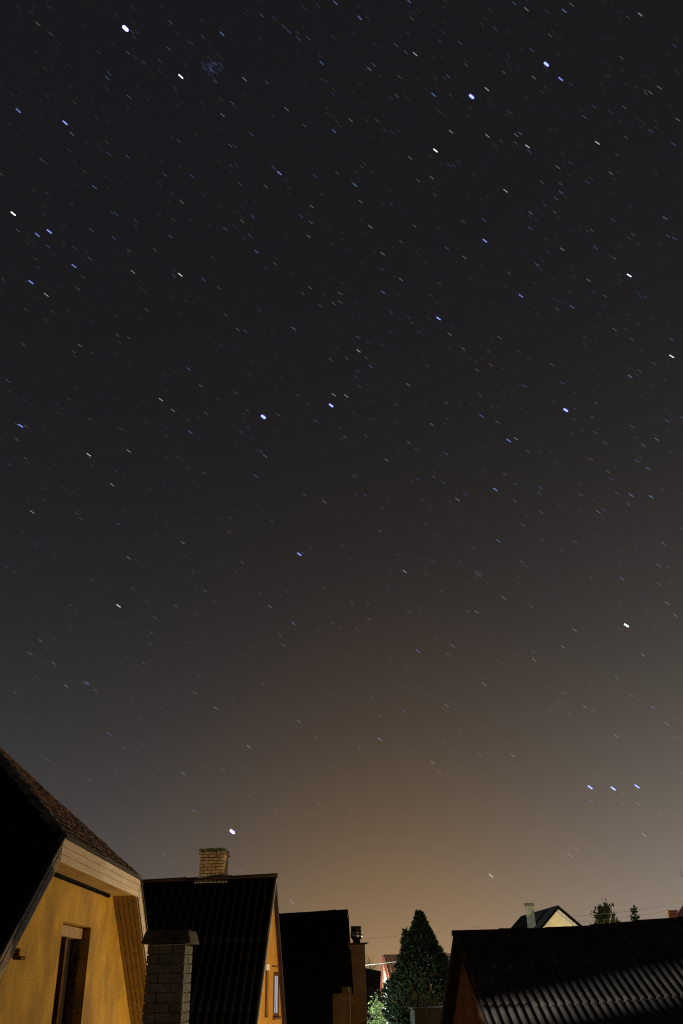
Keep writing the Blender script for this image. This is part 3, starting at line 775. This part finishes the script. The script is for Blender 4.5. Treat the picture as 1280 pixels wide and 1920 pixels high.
def round_tree(loc, H, R, nl, size, lab, m_):
    t = thing('leafy_tree', lab, 'tree', loc)
    tr = MB().tube([(0,0,0), (.05,0,H*.4), (0,0,H*.8)], [.16, .11, .03], 8)
    rnd = random.Random(nl); pts = []
    for k in range(46):
        a = rnd.uniform(0, 6.28); f = rnd.uniform(.35, .95); q = rnd.uniform(.2, 1)*math.sqrt(max(.03, 1-((f-.55)/.47)**2))
        c = Vector((math.cos(a)*R*q, math.sin(a)*R*q, f*H))
        tr.tube([(0, 0, max(.2, f-.22)*H), c], [.03, .008], 4)
        for _ in range(nl//46):
            v_ = Vector((rnd.gauss(0,.20), rnd.gauss(0,.20), rnd.gauss(.05,.22)))*R*.8
            pts.append(c+v_)
    tr.build('trunk', M['bark'], t)
    mb = MB()
    for p in pts:
        d = (Vector((p.x, p.y, 0))*.25/R+Vector((rnd.gauss(0,.4), rnd.gauss(0,.4), rnd.uniform(.3,1.1)))).normalized()
        s = d.cross(Vector((rnd.gauss(0,1), rnd.gauss(0,1), rnd.gauss(0,1)))).normalized(); l = size*rnd.uniform(.6, 1.4)
        mb.add([p-s*l*.1, p+d*l*.5-s*l*.18, p+d*l, p+d*l*.5+s*l*.18], [(0,1,2,3)])
    mb.build('crown', m_, t)
round_tree((20.0, 75, 0), 9.85, 1.35, 4200, .32, 'rounded olive green tree top above the shed ridge, right of the far house', M['leaf'])
def bare_tree(loc, H, lab, group=None, seed=0, spread=.55, depth=5):
    t = thing('bare_tree', lab, 'tree', loc, 0, group)
    rnd = random.Random(seed); tr = MB(); tw = MB()
    def grow(p, d, l, r, k):
        q = p+d*l; mid = p+d*l*.5+Vector((rnd.gauss(0,.05), rnd.gauss(0,.05), 0))*l
        (tr if k < 2 else tw).tube([p, mid, q], [max(r, .011), max(r*.85, .010), max(r*.7, .008)], 5 if k < 2 else 3, False)
        if k >= depth: return
        for _ in range(3 if k < 4 else 2):
            nd = (d+Vector((rnd.gauss(0,spread), rnd.gauss(0,spread), rnd.uniform(-.1,.5)))).normalized()
            grow(p+d*l*rnd.uniform(.55, 1), nd, l*rnd.uniform(.55, .8), r*.58, k+1)
    grow(Vector((0,0,0)), Vector((0,0,1)), H*.44, H*.016, 0)
    tr.build('trunk', M['bark'], t); tw.build('branches', M['twig'], t)
bare_tree((17.0, 50, 0), 9.1, 'tall bare tree with fine spreading twigs at the right edge', None, 3, .5)
bare_tree((15.6, 55, 0), 7.9, 'lower bare tree with thin upright twigs left of the clay chimney', None, 5, .4)
bare_tree((15.2, 60, 0), 7.7, 'smallest bare tree top between the spruce and the clay chimney', None, 8, .4)
conifer('conifer_tree', (20.5, 74, 0), 8.4, .5, 500, .25, 'tiny dark conifer tip beside the rounded olive tree', 'tree', M['needle'])
rnd = random.Random(4)
for k in range(9):
    bare_tree((-3+k*1.55+rnd.uniform(-.5, .5), 118+rnd.uniform(-8, 10), 0), rnd.uniform(6.2, 7.6), 'far bare tree in the brownish row between the brown chimney and the red roof', 'bare trees in the far row', 20+k, .42, 5)
# low white fence in front of the lit bush
fe = thing('garden_fence', 'low white picket fence under the lamp lit bush', 'fence', (.35, 42.5, 0))
f_ = MB(); 
for k in range(22): f_.box(k*.11, k*.11+.06, 0, .025, 2.1, 3.36)
f_.build('pickets', M['fence_white'], fe)
f_ = MB().box(-.05, 2.45, .026, .06, 3.15, 3.23); f_.box(-.05, 2.45, .026, .06, 2.3, 2.38); f_.build('rails', M['fence_white'], fe)
f_ = MB().box(0, .09, .061, .15, 0, 3.3); f_.build('post', M['fence_white'], fe); f_ = MB().box(2.3, 2.39, .061, .15, 0, 3.3); f_.build('post', M['fence_white'], fe)

# ------------------------------------------------------------------ overhead cables
def cable(p, q, rad, m_, lab, sag=.12, name='overhead_cable'):
    p, q = Vector(p), Vector(q)
    pts = [p.lerp(q, k/24)-Vector((0, 0, sag*4*(k/24)*(1-k/24))) for k in range(25)]
    tag(MB().tube(pts, rad, 6).build(name, m_, None, True), lab, 'cable')
cable(at(600, 1818, 45), at(900, 1782, 39.5), .022, M['cable'], 'upper pale cable lit by the lamps, crossing in front of the red tiled roof', .04)
cable(at(800, 1803, 42), at(900, 1790, 39.8), .020, M['cable'], 'lower pale cable right of the conifer', .01)
cable(at(600, 1768, 46), at(900, 1737, 46), .008, M['wire'], 'thin dark wire crossing the glow behind the conifer top', .05)
cable(at(1075, 1718, 58), at(1300, 1688, 52), .010, M['wire'], 'upper thin wire right of the far yellow house', .1)
cable(at(1075, 1729, 58), at(1300, 1699, 52), .009, M['wire'], 'lower thin wire right of the far yellow house', .1)

# ------------------------------------------------------------------ stars
STAR_DATA = """
235.8 53.4 6 w;494.4 781.6 5.6 b;436.3 1559.5 5.6 w;883 181.1 5.2 b;1023.1 120.4 4.8 b;1059.5 768.9 4.6 b;1173.2 1172.6 4.6 w;621.5 760.2 4.3 b;
339.6 143.4 4 w;25.4 400.6 4 w;1105.2 1476.1 4 b;1148.5 1478.5 4 b;815.3 282.2 3.8 w;1178.5 516.4 3.8 w;1193.2 1474.5 3.8 b;1258.3 668.2 3.7 w;
93.1 434 3.6 b;122.7 230.2 3.5 b;820.9 597.1 3.5 b;561.8 1039.1 3.5 b;1050.1 148.1 3.4 b;58.7 529.1 3.4 b;338.6 515.1 3.4 w;39.4 798.3 3.4 b;
908 451.4 3.4 b;222.8 1135.9 3.4 w;524.4 324.5 3.3 b;987.8 274.5 3.3 w;139.4 498.7 3.3 b;975.4 554.8 3.3 b;927.4 917.7 3.3 b;35 207.5 3.2 b;
1118.8 267.8 3.2 w;70.7 440.3 3.2 b;952.7 825.9 3.2 b;167.1 852.7 3.1 w;919.4 1641.9 3.1 w;416.9 63.4 3 b;673.2 33.4 3 b;777.2 101.4 3 w;
811.6 177.5 3 b;664.2 346.6 3 b;1056.8 20.3 3 b;911.7 167.1 3 w;946.7 357.9 3 w;87.4 552.8 3 w;302.2 749.2 3 w;670.8 657.8 3 w;1180.2 705.9 3 b;
1181.9 928.4 3 b;1219.6 931.4 3 b;710.5 1385.8 3 b;627.1 245.8 2.9 b;912.7 254.5 2.9 w;716.9 547.8 2.9 b;626.5 740.2 2.9 w;1071.5 575.4 2.9 b;
242.2 845.7 2.9 w;757.6 1071.5 2.9 w;550.7 1168.6 2.9 b;1164.9 1084.8 2.9 b;943.1 1121.2 2.9 b;933.4 1014.4 2.9 b;343.6 1450.1 2.9 b;629.5 5.3 2.8 b;
1198.9 27 2.8 w;249.8 509.7 2.8 w;551.1 615.8 2.8 b;647.8 742.5 2.8 w;210.8 909 2.8 w;1214.2 878.4 2.8 b;177.8 350.9 2.7 b;603.8 118.1 2.7 b;
764.9 1.7 2.7 b;844.3 246.8 2.7 w;357.6 810.3 2.7 b;481.4 471.7 2.7 b;901.4 779.9 2.7 b;61 960.1 2.7 w;343.6 1017.8 2.7 b;782.6 1220.9 2.7 b;
201.8 146.4 2.6 b;459 148.4 2.6 w;985.8 17.3 2.6 w;973.7 250.2 2.6 b;1050.5 360.6 2.6 b;354.2 691.8 2.6 b;324.9 769.6 2.6 w;693.5 687.2 2.6 b;
716.5 475.7 2.6 w;693.2 425 2.6 w;966.4 822.9 2.6 w;1006.1 496.4 2.6 b;1052.5 467 2.6 w;1249.6 789.2 2.6 b;76.7 1201.6 2.6 b;102.1 1243.9 2.6 b;
480.4 892.7 2.6 b;1193.2 864.3 2.6 b;856.7 936.7 2.6 w;163.8 1282.3 2.6 b;467 1400.1 2.6 w;1106.8 1502.5 2.6 b;1206.9 1565.9 2.6 w;1222.6 1326.4 2.6 b;
135.1 250.8 2.5 w;417.9 215.8 2.5 w;239.2 293.2 2.5 b;541.7 58.7 2.5 b;560.1 72.4 2.5 b;472.4 252.2 2.5 b;585.4 387.3 2.5 w;999.8 145.4 2.5 w;
1234.9 164.1 2.5 w;1094.2 219.1 2.5 b;991.1 283.9 2.5 b;1044.8 313.5 2.5 w;1245.9 408.6 2.5 w;592.4 788.6 2.5 b;750.5 524.1 2.5 w;841.6 626.5 2.5 w;
1115.5 464.7 2.5 b;869.3 482.4 2.5 w;1053.1 718.2 2.5 b;241.8 1045.8 2.5 w;506.7 1137.2 2.5 w;1012.4 914.7 2.5 b;755.9 1333.4 2.5 b;810.3 1429.4 2.5 w;
1068.8 1604.2 2.5 w;1079.2 1591.9 2.5 r;205.1 137.4 2.4 b;218.5 401.6 2.4 b;341.2 378.6 2.4 w;691.2 129.1 2.4 w;591.1 330.2 2.4 b;474.7 406.3 2.4 b;
565.1 405.6 2.4 b;996.1 94.1 2.4 b;1218.2 173.4 2.4 w;1269.6 224.1 2.4 w;966.7 253.5 2.4 w;1143.9 324.5 2.4 w;993.8 399.3 2.4 w;906.7 412.6 2.4 b;
150.4 647.5 2.4 w;579.4 443 2.4 w;992.8 428 2.4 b;1263.6 447.4 2.4 b;1033.1 683.8 2.4 b;983.1 724.2 2.4 b;1277.6 782.9 2.4 b;608.8 941.1 2.4 w;
490.4 847.3 2.4 b;835.3 850.7 2.4 b;829.9 904.7 2.4 b;988.1 846 2.4 b;1155.9 924.7 2.4 b;1129.5 955.4 2.4 b;1120.5 959.4 2.4 w;1176.5 945.4 2.4 b;
1076.8 1016.1 2.4 b;1264.9 1153.5 2.4 w;892.4 1147.5 2.4 w;1204.2 1228.3 2.4 w;168.1 1460.8 2.4 b;205.8 1376.4 2.4 b;363.6 1520.2 2.4 b;
960.1 1416.4 2.4 w;1154.2 1380.1 2.4 w;1095.5 1325.4 2.4 w;71.7 44.7 2.3 o;316.2 91.1 2.3 b;359.9 330.2 2.3 b;396.9 132.1 2.3 b;760.2 98.4 2.3 b;
538.1 204.8 2.3 w;656.5 225.5 2.3 w;767.6 295.9 2.3 w;432 272.5 2.3 b;514.1 314.2 2.3 b;808.3 333.2 2.3 w;674.8 377.9 2.3 w;962.7 6 2.3 b;
1219.2 245.5 2.3 b;1261.6 270.2 2.3 b;1099.5 340.9 2.3 b;90.7 462 2.3 b;169.1 484.4 2.3 b;214.1 446.4 2.3 b;382.6 524.1 2.3 b;15.7 714.5 2.3 b;
469.4 441.7 2.3 b;836.9 465.7 2.3 b;461 620.5 2.3 b;763.9 721.2 2.3 w;808.6 795.9 2.3 w;1102.5 525.4 2.3 w;1257.3 636.5 2.3 b;1229.9 823.6 2.3 w;
223.1 982.8 2.3 b;567.8 1036.8 2.3 b;497.7 855 2.3 w;723.5 862.7 2.3 w;847.9 1211.2 2.3 w;870.7 926.7 2.3 b;1249.6 1131.2 2.3 w;1076.1 1181.2 2.3 w;
1054.5 1212.9 2.3 w;1000.1 1237.3 2.3 w;124.1 1286 2.3 w;404.3 1327.4 2.3 w;561.1 1352.4 2.3 o;836.6 1323.4 2.3 w;548.1 1691.3 2.3 w;
1249.6 1357.7 2.3 w;906.7 1283 2.3 w;242.5 181.5 2.2 w;203.8 287.5 2.2 b;254.8 413.6 2.2 b;395.3 128.4 2.2 b;838.9 143.1 2.2 b;742.2 179.1 2.2 w;
782.9 338.6 2.2 w;841.6 310.2 2.2 b;498.7 349.2 2.2 w;454.4 414.6 2.2 w;583.8 417.6 2.2 w;1070.5 8.7 2.2 w;1024.4 21.7 2.2 b;927 53.7 2.2 b;
1263.3 85.4 2.2 b;1112.5 200.1 2.2 b;1147.9 412.3 2.2 b;423.3 429.3 2.2 w;377.3 723.2 2.2 w;581.8 539.1 2.2 w;637.8 550.1 2.2 o;625.8 568.8 2.2 w;
732.2 585.8 2.2 b;446.3 617.8 2.2 w;672.2 695.9 2.2 b;765.9 830.3 2.2 w;452.4 809.6 2.2 b;1207.6 556.8 2.2 b;1151.2 618.1 2.2 w;935.4 632.8 2.2 w;
867.3 653.8 2.2 w;919 683.8 2.2 o;893.4 694.2 2.2 w;931.1 791.2 2.2 w;898.4 739.2 2.2 b;1205.6 835.3 2.2 w;18.7 871 2.2 b;56 1224.9 2.2 w;
779.6 842.7 2.2 b;683.5 928.1 2.2 b;781.2 898.4 2.2 b;511.1 978.1 2.2 b;809.3 1052.1 2.2 b;657.2 1129.5 2.2 b;688.8 1130.9 2.2 b;765.9 1146.9 2.2 b;
668.5 1179.6 2.2 b;531.4 1209.6 2.2 o;1138.5 884 2.2 o;1106.5 860.7 2.2 o;1146.2 899 2.2 b;1011.4 924.7 2.2 b;885.4 1026.1 2.2 b;896.7 1078.2 2.2 b;
1242.3 1018.5 2.2 w;1233.3 1059.8 2.2 w;268.8 1396.1 2.2 b;179.1 1294.4 2.2 o;695.2 1306.7 2.2 b;1031.5 1330 2.2 b;1119.2 1454.8 2.2 b;
1194.2 1506.5 2.2 w;1279.3 1451.1 2.2 w;533.1 49.7 2.1 w;731.5 183.5 2.1 b;633.1 324.2 2.1 w;1142.9 210.8 2.1 b;423.3 590.1 2.1 w;221.5 628.5 2.1 w;
784.2 622.5 2.1 b;835.9 754.6 2.1 w;645.5 819.3 2.1 w;1101.5 434 2.1 b;1194.6 547.8 2.1 b;1191.9 702.5 2.1 b;1113.8 810.6 2.1 w;1088.8 806.9 2.1 b;
791.2 938.7 2.1 b;808.9 1162.5 2.1 b;690.8 1160.5 2.1 w;945.1 888.7 2.1 w;1051.1 1031.5 2.1 w;1193.2 1028.8 2.1 b;1201.2 1113.5 2.1 b;
994.1 1136.9 2.1 w;28.7 1299 2.1 w;823.9 1450.1 2.1 w;752.6 1446.1 2.1 b;1154.9 1270 2.1 w;414 120.2 2.09 b;401.1 118.8 2.06 b;383.9 129.2 2.03 b;
405.5 136.2 2.02 b;397.3 128.9 2.02 b;395.5 122.8 2.02 b;393.8 140.2 2.02 b;240.5 98.7 2 w;335.2 263.5 2 w;309.5 327.9 2 w;78.4 299.2 2 w;
210.8 398.3 2 b;405.9 119.4 2 b;404.6 152.4 2 w;1.7 325.6 2 w;596.8 10 2 b;514.7 34.4 2 b;579.1 72 2 w;771.2 34.7 2 o;699.5 121.4 2 w;500.7 154.8 2 w;
624.5 176.1 2 b;436 192.5 2 w;705.9 226.2 2 w;571.1 235.5 2 w;849.6 310.5 2 b;732.9 383.6 2 b;1069.1 157.8 2 b;943.4 135.8 2 w;1209.9 175.1 2 w;
1068.1 305.5 2 b;1049.8 344.6 2 w;1014.8 341.6 2 w;992.8 405.3 2 b;1039.1 397.9 2 w;867.3 415.3 2 w;71.4 501.1 2 b;326.2 517.4 2 w;319.9 443.3 2 w;
254.8 423.7 2 b;147.1 541.7 2 w;275.9 581.1 2 w;242.5 633.5 2 w;139.1 659.5 2 w;415.6 648.5 2 b;32.4 796.3 2 w;49.4 799.3 2 w;31.4 823.9 2 w;
386.9 775.2 2 w;522.4 777.6 2 w;516.7 494.7 2 w;499.4 503.4 2 b;764.9 594.8 2 b;688.5 642.1 2 b;666.2 706.5 2 b;684.5 816.9 2 w;716.5 505.4 2 b;
776.2 424 2 w;1108.5 432 2 w;1251.3 442.7 2 w;952.7 512.1 2 w;1129.9 573.8 2 b;1043.5 579.4 2 w;1037.1 753.9 2 b;1116.8 755.6 2 w;1197.9 695.5 2 w;
1190.6 820.3 2 b;1132.9 829.9 2 w;1182.9 635.5 2 w;1244.3 711.2 2 b;1249.3 806.6 2 b;48.4 859 2 w;144.8 963.1 2 w;67.7 1020.1 2 b;13 1062.8 2 b;
172.8 1088.2 2 o;251.2 1104.5 2 b;384.6 1107.8 2 w;401.9 1127.5 2 b;132.8 1174.2 2 b;283.2 1186.2 2 w;103.1 1249.3 2 b;270.2 1243.6 2 w;
571.8 928.1 2 w;667.8 890 2 b;771.9 902.7 2 b;715.2 953.7 2 b;710.9 995.1 2 w;641.5 1023.1 2 b;745.5 1039.5 2 b;624.5 1167.9 2 w;525.4 1190.2 2 w;
455 1054.5 2 w;430.3 997.8 2 o;837.9 1225.9 2 w;1200.6 949.1 2 b;1087.5 927.4 2 w;1012.4 960.1 2 w;964.4 939.1 2 w;1015.4 1013.4 2 b;977.1 1053.5 2 w;
979.4 984.4 2 w;1234.6 1095.2 2 w;1019.4 1118.9 2 b;875.7 1145.9 2 w;932.4 1144.2 2 b;999.1 1222.6 2 w;860.7 1052.5 2 b;1046.5 949.4 2 b;
246.5 1311 2 b;365.9 1299 2 w;374.2 1269.3 2 b;419.3 1442.8 2 w;308.2 1603.6 2 w;592.8 1381.7 2 o;493.7 1282.7 2 w;519.1 1519.5 2 o;1110.8 1329.7 2 w;
1262.6 1384.1 2 w;898.4 1414.4 2 w;1056.5 1299.4 2 w;1182.6 1303.4 2 w;1262.6 1525.8 2 w;396.6 121.6 2 b;381.2 118.3 1.91 b;320.5 42 1.9 w;
257.5 60.4 1.9 b;491.4 29 1.9 w;741.2 84.1 1.9 w;823.3 77.1 1.9 b;747.5 144.1 1.9 w;450.3 344.6 1.9 w;734.5 248.2 1.9 b;1030.1 66.4 1.9 w;
872.3 121.7 1.9 w;860.7 80.1 1.9 w;1169.2 201.1 1.9 w;1172.5 257.2 1.9 o;966.1 268.5 1.9 w;1163.5 108.1 1.9 w;1041.5 371.9 1.9 w;1020.8 384.3 1.9 b;
34.4 432.3 1.9 w;171.8 431.3 1.9 w;242.8 470 1.9 w;290.9 468 1.9 w;410.9 539.1 1.9 w;46.4 749.9 1.9 b;750.9 453 1.9 w;568.1 550.4 1.9 w;
637.5 566.4 1.9 w;600.8 573.4 1.9 w;731.2 623.1 1.9 b;669.8 632.1 1.9 w;620.5 674.2 1.9 w;649.1 671.8 1.9 w;685.8 670.8 1.9 w;837.3 785.9 1.9 b;
1185.9 440 1.9 w;1132.5 554.8 1.9 w;1047.8 566.1 1.9 b;1224.9 681.2 1.9 w;1183.9 799.9 1.9 w;1094.2 631.5 1.9 b;1150.9 484.4 1.9 w;1112.5 547.4 1.9 b;
1109.8 781.9 1.9 w;382.9 887 1.9 w;218.5 884.4 1.9 b;293.5 1004.8 1.9 b;331.2 1136.5 1.9 w;291.5 1158.2 1.9 w;812.3 894.4 1.9 w;663.2 893.4 1.9 w;
798.9 981.8 1.9 b;726.2 1100.2 1.9 b;644.1 1143.9 1.9 b;824.9 1107.5 1.9 o;964.7 907.4 1.9 w;1252.3 1063.1 1.9 w;1027.4 1089.2 1.9 b;
1107.5 1083.2 1.9 w;1277.6 991.8 1.9 w;319.2 1614.9 1.9 b;709.5 1341.7 1.9 w;672.5 1401.1 1.9 o;658.8 1519.8 1.9 o;451.3 1630.6 1.9 w;
1088.5 1576.9 1.9 o;1065.1 1337.7 1.9 w;1167.5 1490.2 1.9 w;1165.2 1505.2 1.9 w;1234.9 1526.2 1.9 w;383.4 125.1 1.9 b;403.3 119.2 1.88 b;
412 132.3 1.85 b;391.7 131.9 1.85 b;417 123.2 1.84 b;299.5 113.7 1.8 w;39.4 171.1 1.8 b;201.8 267.2 1.8 o;88.4 362.9 1.8 w;348.6 121.4 1.8 b;
408.6 101.1 1.8 b;843.9 178.5 1.8 w;821.9 208.8 1.8 w;442 274.5 1.8 w;676.8 312.5 1.8 o;603.8 364.9 1.8 w;813.9 365.2 1.8 w;434.3 311.2 1.8 w;
1207.9 169.4 1.8 w;938.4 264.8 1.8 w;950.7 209.1 1.8 b;956.7 211.8 1.8 w;1175.9 32.4 1.8 w;139.1 463.7 1.8 w;67.4 485 1.8 w;155.8 519.1 1.8 o;
98.4 584.1 1.8 w;130.1 747.9 1.8 w;227.8 804.6 1.8 o;311.9 800.9 1.8 b;326.9 507.4 1.8 b;400.3 483.4 1.8 w;487.7 580.4 1.8 b;771.2 605.1 1.8 w;
672.8 724.9 1.8 w;799.2 685.5 1.8 w;465.4 802.6 1.8 w;444.3 737.2 1.8 w;465 769.9 1.8 w;806.6 554.1 1.8 w;822.9 531.7 1.8 w;845.3 612.8 1.8 b;
1198.9 556.8 1.8 b;915.4 659.5 1.8 w;1023.4 448 1.8 o;1074.1 785.9 1.8 w;332.6 855.3 1.8 w;133.1 1134.9 1.8 w;725.9 934.7 1.8 b;488.7 1112.2 1.8 o;
607.5 1102.5 1.8 o;796.9 1076.5 1.8 w;1163.5 1128.9 1.8 w;917.7 1189.2 1.8 w;931.7 1239.6 1.8 w;1238.9 915.7 1.8 o;1111.5 936.7 1.8 b;
261.8 1344.7 1.8 w;159.1 1409.8 1.8 b;468.7 1492.5 1.8 w;467.7 1505.8 1.8 w;599.1 1509.2 1.8 w;729.9 1490.2 1.8 o;813.3 1598.6 1.8 o;
860.7 1370.4 1.8 w;868.3 1488.5 1.8 w;960.7 1475.8 1.8 w;1122.5 1369.4 1.8 w;1244.6 1429.1 1.8 w;1107.5 1282.3 1.8 w;392.7 122.2 1.8 b;
167.9 1281.4 1.8 b;400.9 153.3 1.78 b;164.9 1279.4 1.78 b;155.5 1280 1.77 b;402.8 147.3 1.76 b;393.5 109.4 1.74 b;161.1 1278.5 1.74 b;398.9 137 1.72 b;
94.4 62.7 1.7 w;248.5 59.7 1.7 w;194.1 205.8 1.7 b;141.1 192.8 1.7 o;159.4 321.5 1.7 o;304.5 302.2 1.7 b;380.9 68.7 1.7 w;558.1 61 1.7 w;
661.2 63.7 1.7 b;695.5 322.2 1.7 o;1155.9 289.9 1.7 w;974.1 399.3 1.7 b;7.3 524.4 1.7 w;50 580.8 1.7 w;173.1 662.2 1.7 w;109.7 759.9 1.7 b;
169.4 785.9 1.7 w;410.9 748.6 1.7 w;665.8 565.8 1.7 b;559.4 741.2 1.7 w;807.9 511.1 1.7 b;742.5 758.9 1.7 w;1076.8 765.9 1.7 w;971.7 659.2 1.7 w;
153.1 972.1 1.7 w;275.2 1126.5 1.7 w;363.6 1072.8 1.7 o;282.5 1205.9 1.7 w;102.1 1197.9 1.7 b;306.9 901 1.7 b;352.9 1203.6 1.7 b;730.5 1233.6 1.7 o;
800.2 1130.2 1.7 b;598.1 1181.2 1.7 b;432 970.8 1.7 w;64.4 1275 1.7 w;233.5 1403.4 1.7 w;90.7 1425.4 1.7 w;296.2 1441.1 1.7 w;830.6 1392.4 1.7 w;
858 1403.1 1.7 w;1143.2 1415.8 1.7 w;1048.8 1317 1.7 o;415.1 128.3 1.66 b;253.5 106.4 1.6 o;270.5 115.7 1.6 w;390.3 136.8 1.6 b;134.8 382.3 1.6 w;
84.4 402.6 1.6 w;512.4 216.8 1.6 w;58.4 1046.8 1.6 b;88.1 1216.3 1.6 w;84.7 937.1 1.6 w;42.7 1404.1 1.6 w;197.8 1325 1.6 b;647.8 1456.1 1.6 o;
671.5 1539.2 1.6 w;559.4 1315.4 1.6 b;548.1 1384.4 1.6 w;784.9 1321.4 1.6 w;841.6 1387.8 1.6 w;1029.1 1285.7 1.6 w;161.3 1283.5 1.6 b;
154.9 1281.3 1.6 b;400.9 119.2 1.59 b;898.4 1080.2 1.59 w;401 124.5 1.58 b;414.6 107.8 1.55 b;388 120.2 1.54 b;391.4 124.1 1.54 b;410 130 1.53 b;
165.9 1279.6 1.53 b;239.5 201.1 1.5 w;64.7 1419.8 1.5 b;670.8 1613.9 1.5 o;550.1 1508.8 1.5 o;1020.8 1620.2 1.5 o;165.3 1282.5 1.5 b;
892.4 1082.3 1.5 w;891.6 1075.8 1.49 w;893.3 1072 1.47 w;900.1 1076.2 1.47 w;902.4 1075.1 1.38 w;893.6 1073.6 1.35 w;159.8 1280.5 1.32 b;
891.7 1071.3 1.22 w;891.2 1079.3 1.21 w;890.5 1075.2 1.2 w;
"""
SKY_R = 1800.0
POLE = c_right*.5783 + c_up*.8140 - fwd*(-.0547)         # the sky's pole of rotation seen from here
POLE.normalize()
EYE = Vector((0, 0, CAM_H))
TINT = {'b': (.30, .44, 1.0), 'w': (.92, .95, 1.0), 'o': (1.0, .74, .46), 'r': (1.0, .48, .52)}
PXM = SKY_R/F_PX                                          # metres per photo pixel at the dome
_star_mesh = {}
def star_geo(mb, M4, ln, wd):
    """a short rounded bar: unit capsule along local x"""
    prof = [(-ln/2, 0.02), (-ln/2+wd*.18, wd*.34), (-ln/2+wd*.5, wd*.5), (ln/2-wd*.5, wd*.5), (ln/2-wd*.18, wd*.34), (ln/2, .02)]
    vs = []; fs = []; n = 6
    for x, r in prof:
        for k in range(n):
            a = 2*math.pi*k/n; vs.append(M4 @ Vector((x, r*math.cos(a), r*math.sin(a))))
    for i in range(len(prof)-1):
        for k in range(n): fs.append((i*n+k, (i+1)*n+k, (i+1)*n+(k+1) % n, i*n+(k+1) % n))
    mb.add(vs, fs)
def star_frame(d):
    t = d.cross(POLE).normalized()
    if t.dot(c_right) < 0: t = -t
    y = d.cross(t).normalized(); z = t.cross(y)
    mm = Matrix((t, y, z)).transposed().to_4x4(); mm.translation = EYE+d*SKY_R
    return mm
def star_level(mg): return .0092*math.exp((mg-1.5)*1.95)
def star_mat(c, L):
    return glow_mat('star_glow', TINT[c], L, True, True)
_sm = {}
def star_mesh(c, mg):
    k = (c, round(mg*5)/5)
    if k not in _sm:
        mg = k[1]; wd = 1.2 if mg < 3 else 1.2+(mg-3)*.6 if mg < 4 else 1.8+(mg-4)*1.15
        mb = MB(); star_geo(mb, Matrix.Identity(4), (9.2+max(0, wd-2.6))*PXM, wd*PXM)
        me = bpy.data.meshes.new('star'); me.from_pydata(mb.v, [], mb.f); me.update()
        me.materials.append(star_mat(c, min(star_level(mg), .9 if c == 'b' else 1.6)))
        if (mg >= 3.2 and c == 'b') or mg >= 5:
            nf = len(mb.f); star_geo(mb, Matrix.Identity(4), (9.2+max(0, wd-2.6)+1.6)*PXM, (wd+1.7+(mg-3.2)*.5)*PXM)
            me2 = bpy.data.meshes.new('star'); me2.from_pydata(mb.v, [], mb.f); me2.update()
            me2.materials.append(me.materials[0]); me2.materials.append(glow_mat('star_violet_glow', (.22, .16, 1.0), min(.30, .05*math.exp((mg-3.2)*1.1)), True, True))
            for i_ in range(nf, len(mb.f)): me2.polygons[i_].material_index = 1
            me = me2
        _sm[k] = me
    return _sm[k]
WORD = {'b': 'blue', 'w': 'white', 'o': 'orange', 'r': 'pinkish red'}
NAMED = {}
stars = []
for row in STAR_DATA.replace('\n', '').split(';'):
    if row.strip():
        a = row.split(); stars.append((float(a[0]), float(a[1]), float(a[2]), a[3]))
SPECIAL = [(235, 53, 'brightest white star near the top left corner'), (494, 781, 'big violet blue star left of centre in the sky'),
  (436, 1559, 'big bright star low over the brick roof chimney'), (883, 181, 'lower left of the two big stars near the top right'), (1023, 120, 'upper right of the two big stars near the top right'),
  (621, 760, 'bright blue star to the right of the big violet blue star left of centre'), (1059, 769, 'violet star in the right half at middle height of the sky'), (1173, 1172, 'big white star right of centre, lower half of the sky'),
  (1105, 1476, 'leftmost of three bright stars in a level row low on the right'), (1148, 1478, 'middle of three bright stars in a level row low on the right'), (1193, 1474, 'rightmost of three bright stars in a level row low on the right'),
  (919, 1642, 'lowest white star, close above the roofs and right of the conifer')]
dim = []
for i, (x, y, mg, c) in enumerate(stars):
    if i >= 290: dim.append((x, y, mg, c)); continue
    o = bpy.data.objects.new('star', star_mesh(c, mg)); C.objects.link(o)
    o.matrix_world = star_frame(ray(x, y))
    lab = None
    for sx_, sy_, l_ in SPECIAL:
        if abs(sx_-x) < 4 and abs(sy_-y) < 4: lab = l_
    tier = 'bright' if mg >= 2.95 else 'fairly bright' if mg >= 2.45 else 'faint'
    tag(o, lab or 'short %s %s star streak among the scattered stars of the night sky' % (tier, WORD[c]), 'star', 'star streaks across the night sky')
rnd = random.Random(11)
for k in range(4600):
    x = rnd.uniform(-150, 1430); y = rnd.uniform(-250, 1760)
    if y > 1150 and rnd.random() < (y-1150)/520: continue
    if x < 640 and rnd.random() < .25: continue
    dim.append((x, y, max(.45, 1.55-abs(rnd.gauss(0, .6))), rnd.choice('bbwwwwo')))
groups = {}
for x, y, mg, c in dim:
    groups.setdefault((c, round(mg*4)/4), []).append((x, y, mg))
mb = MB(); mats_ = []; idx = []
for (c, q), lst in groups.items():
    mats_.append(star_mat(c, star_level(q)))
    for x, y, mg in lst:
        n0 = len(mb.f); star_geo(mb, star_frame(ray(x, y)), 8.4*PXM, 1.3*PXM); idx += [len(mats_)-1]*(len(mb.f)-n0)
o = mb.build('faint_stars', mats_[0])
for m_ in mats_[1:]: o.data.materials.append(m_)
o.data.polygons.foreach_set('material_index', idx)
tag(o, '', '', kind='stuff')
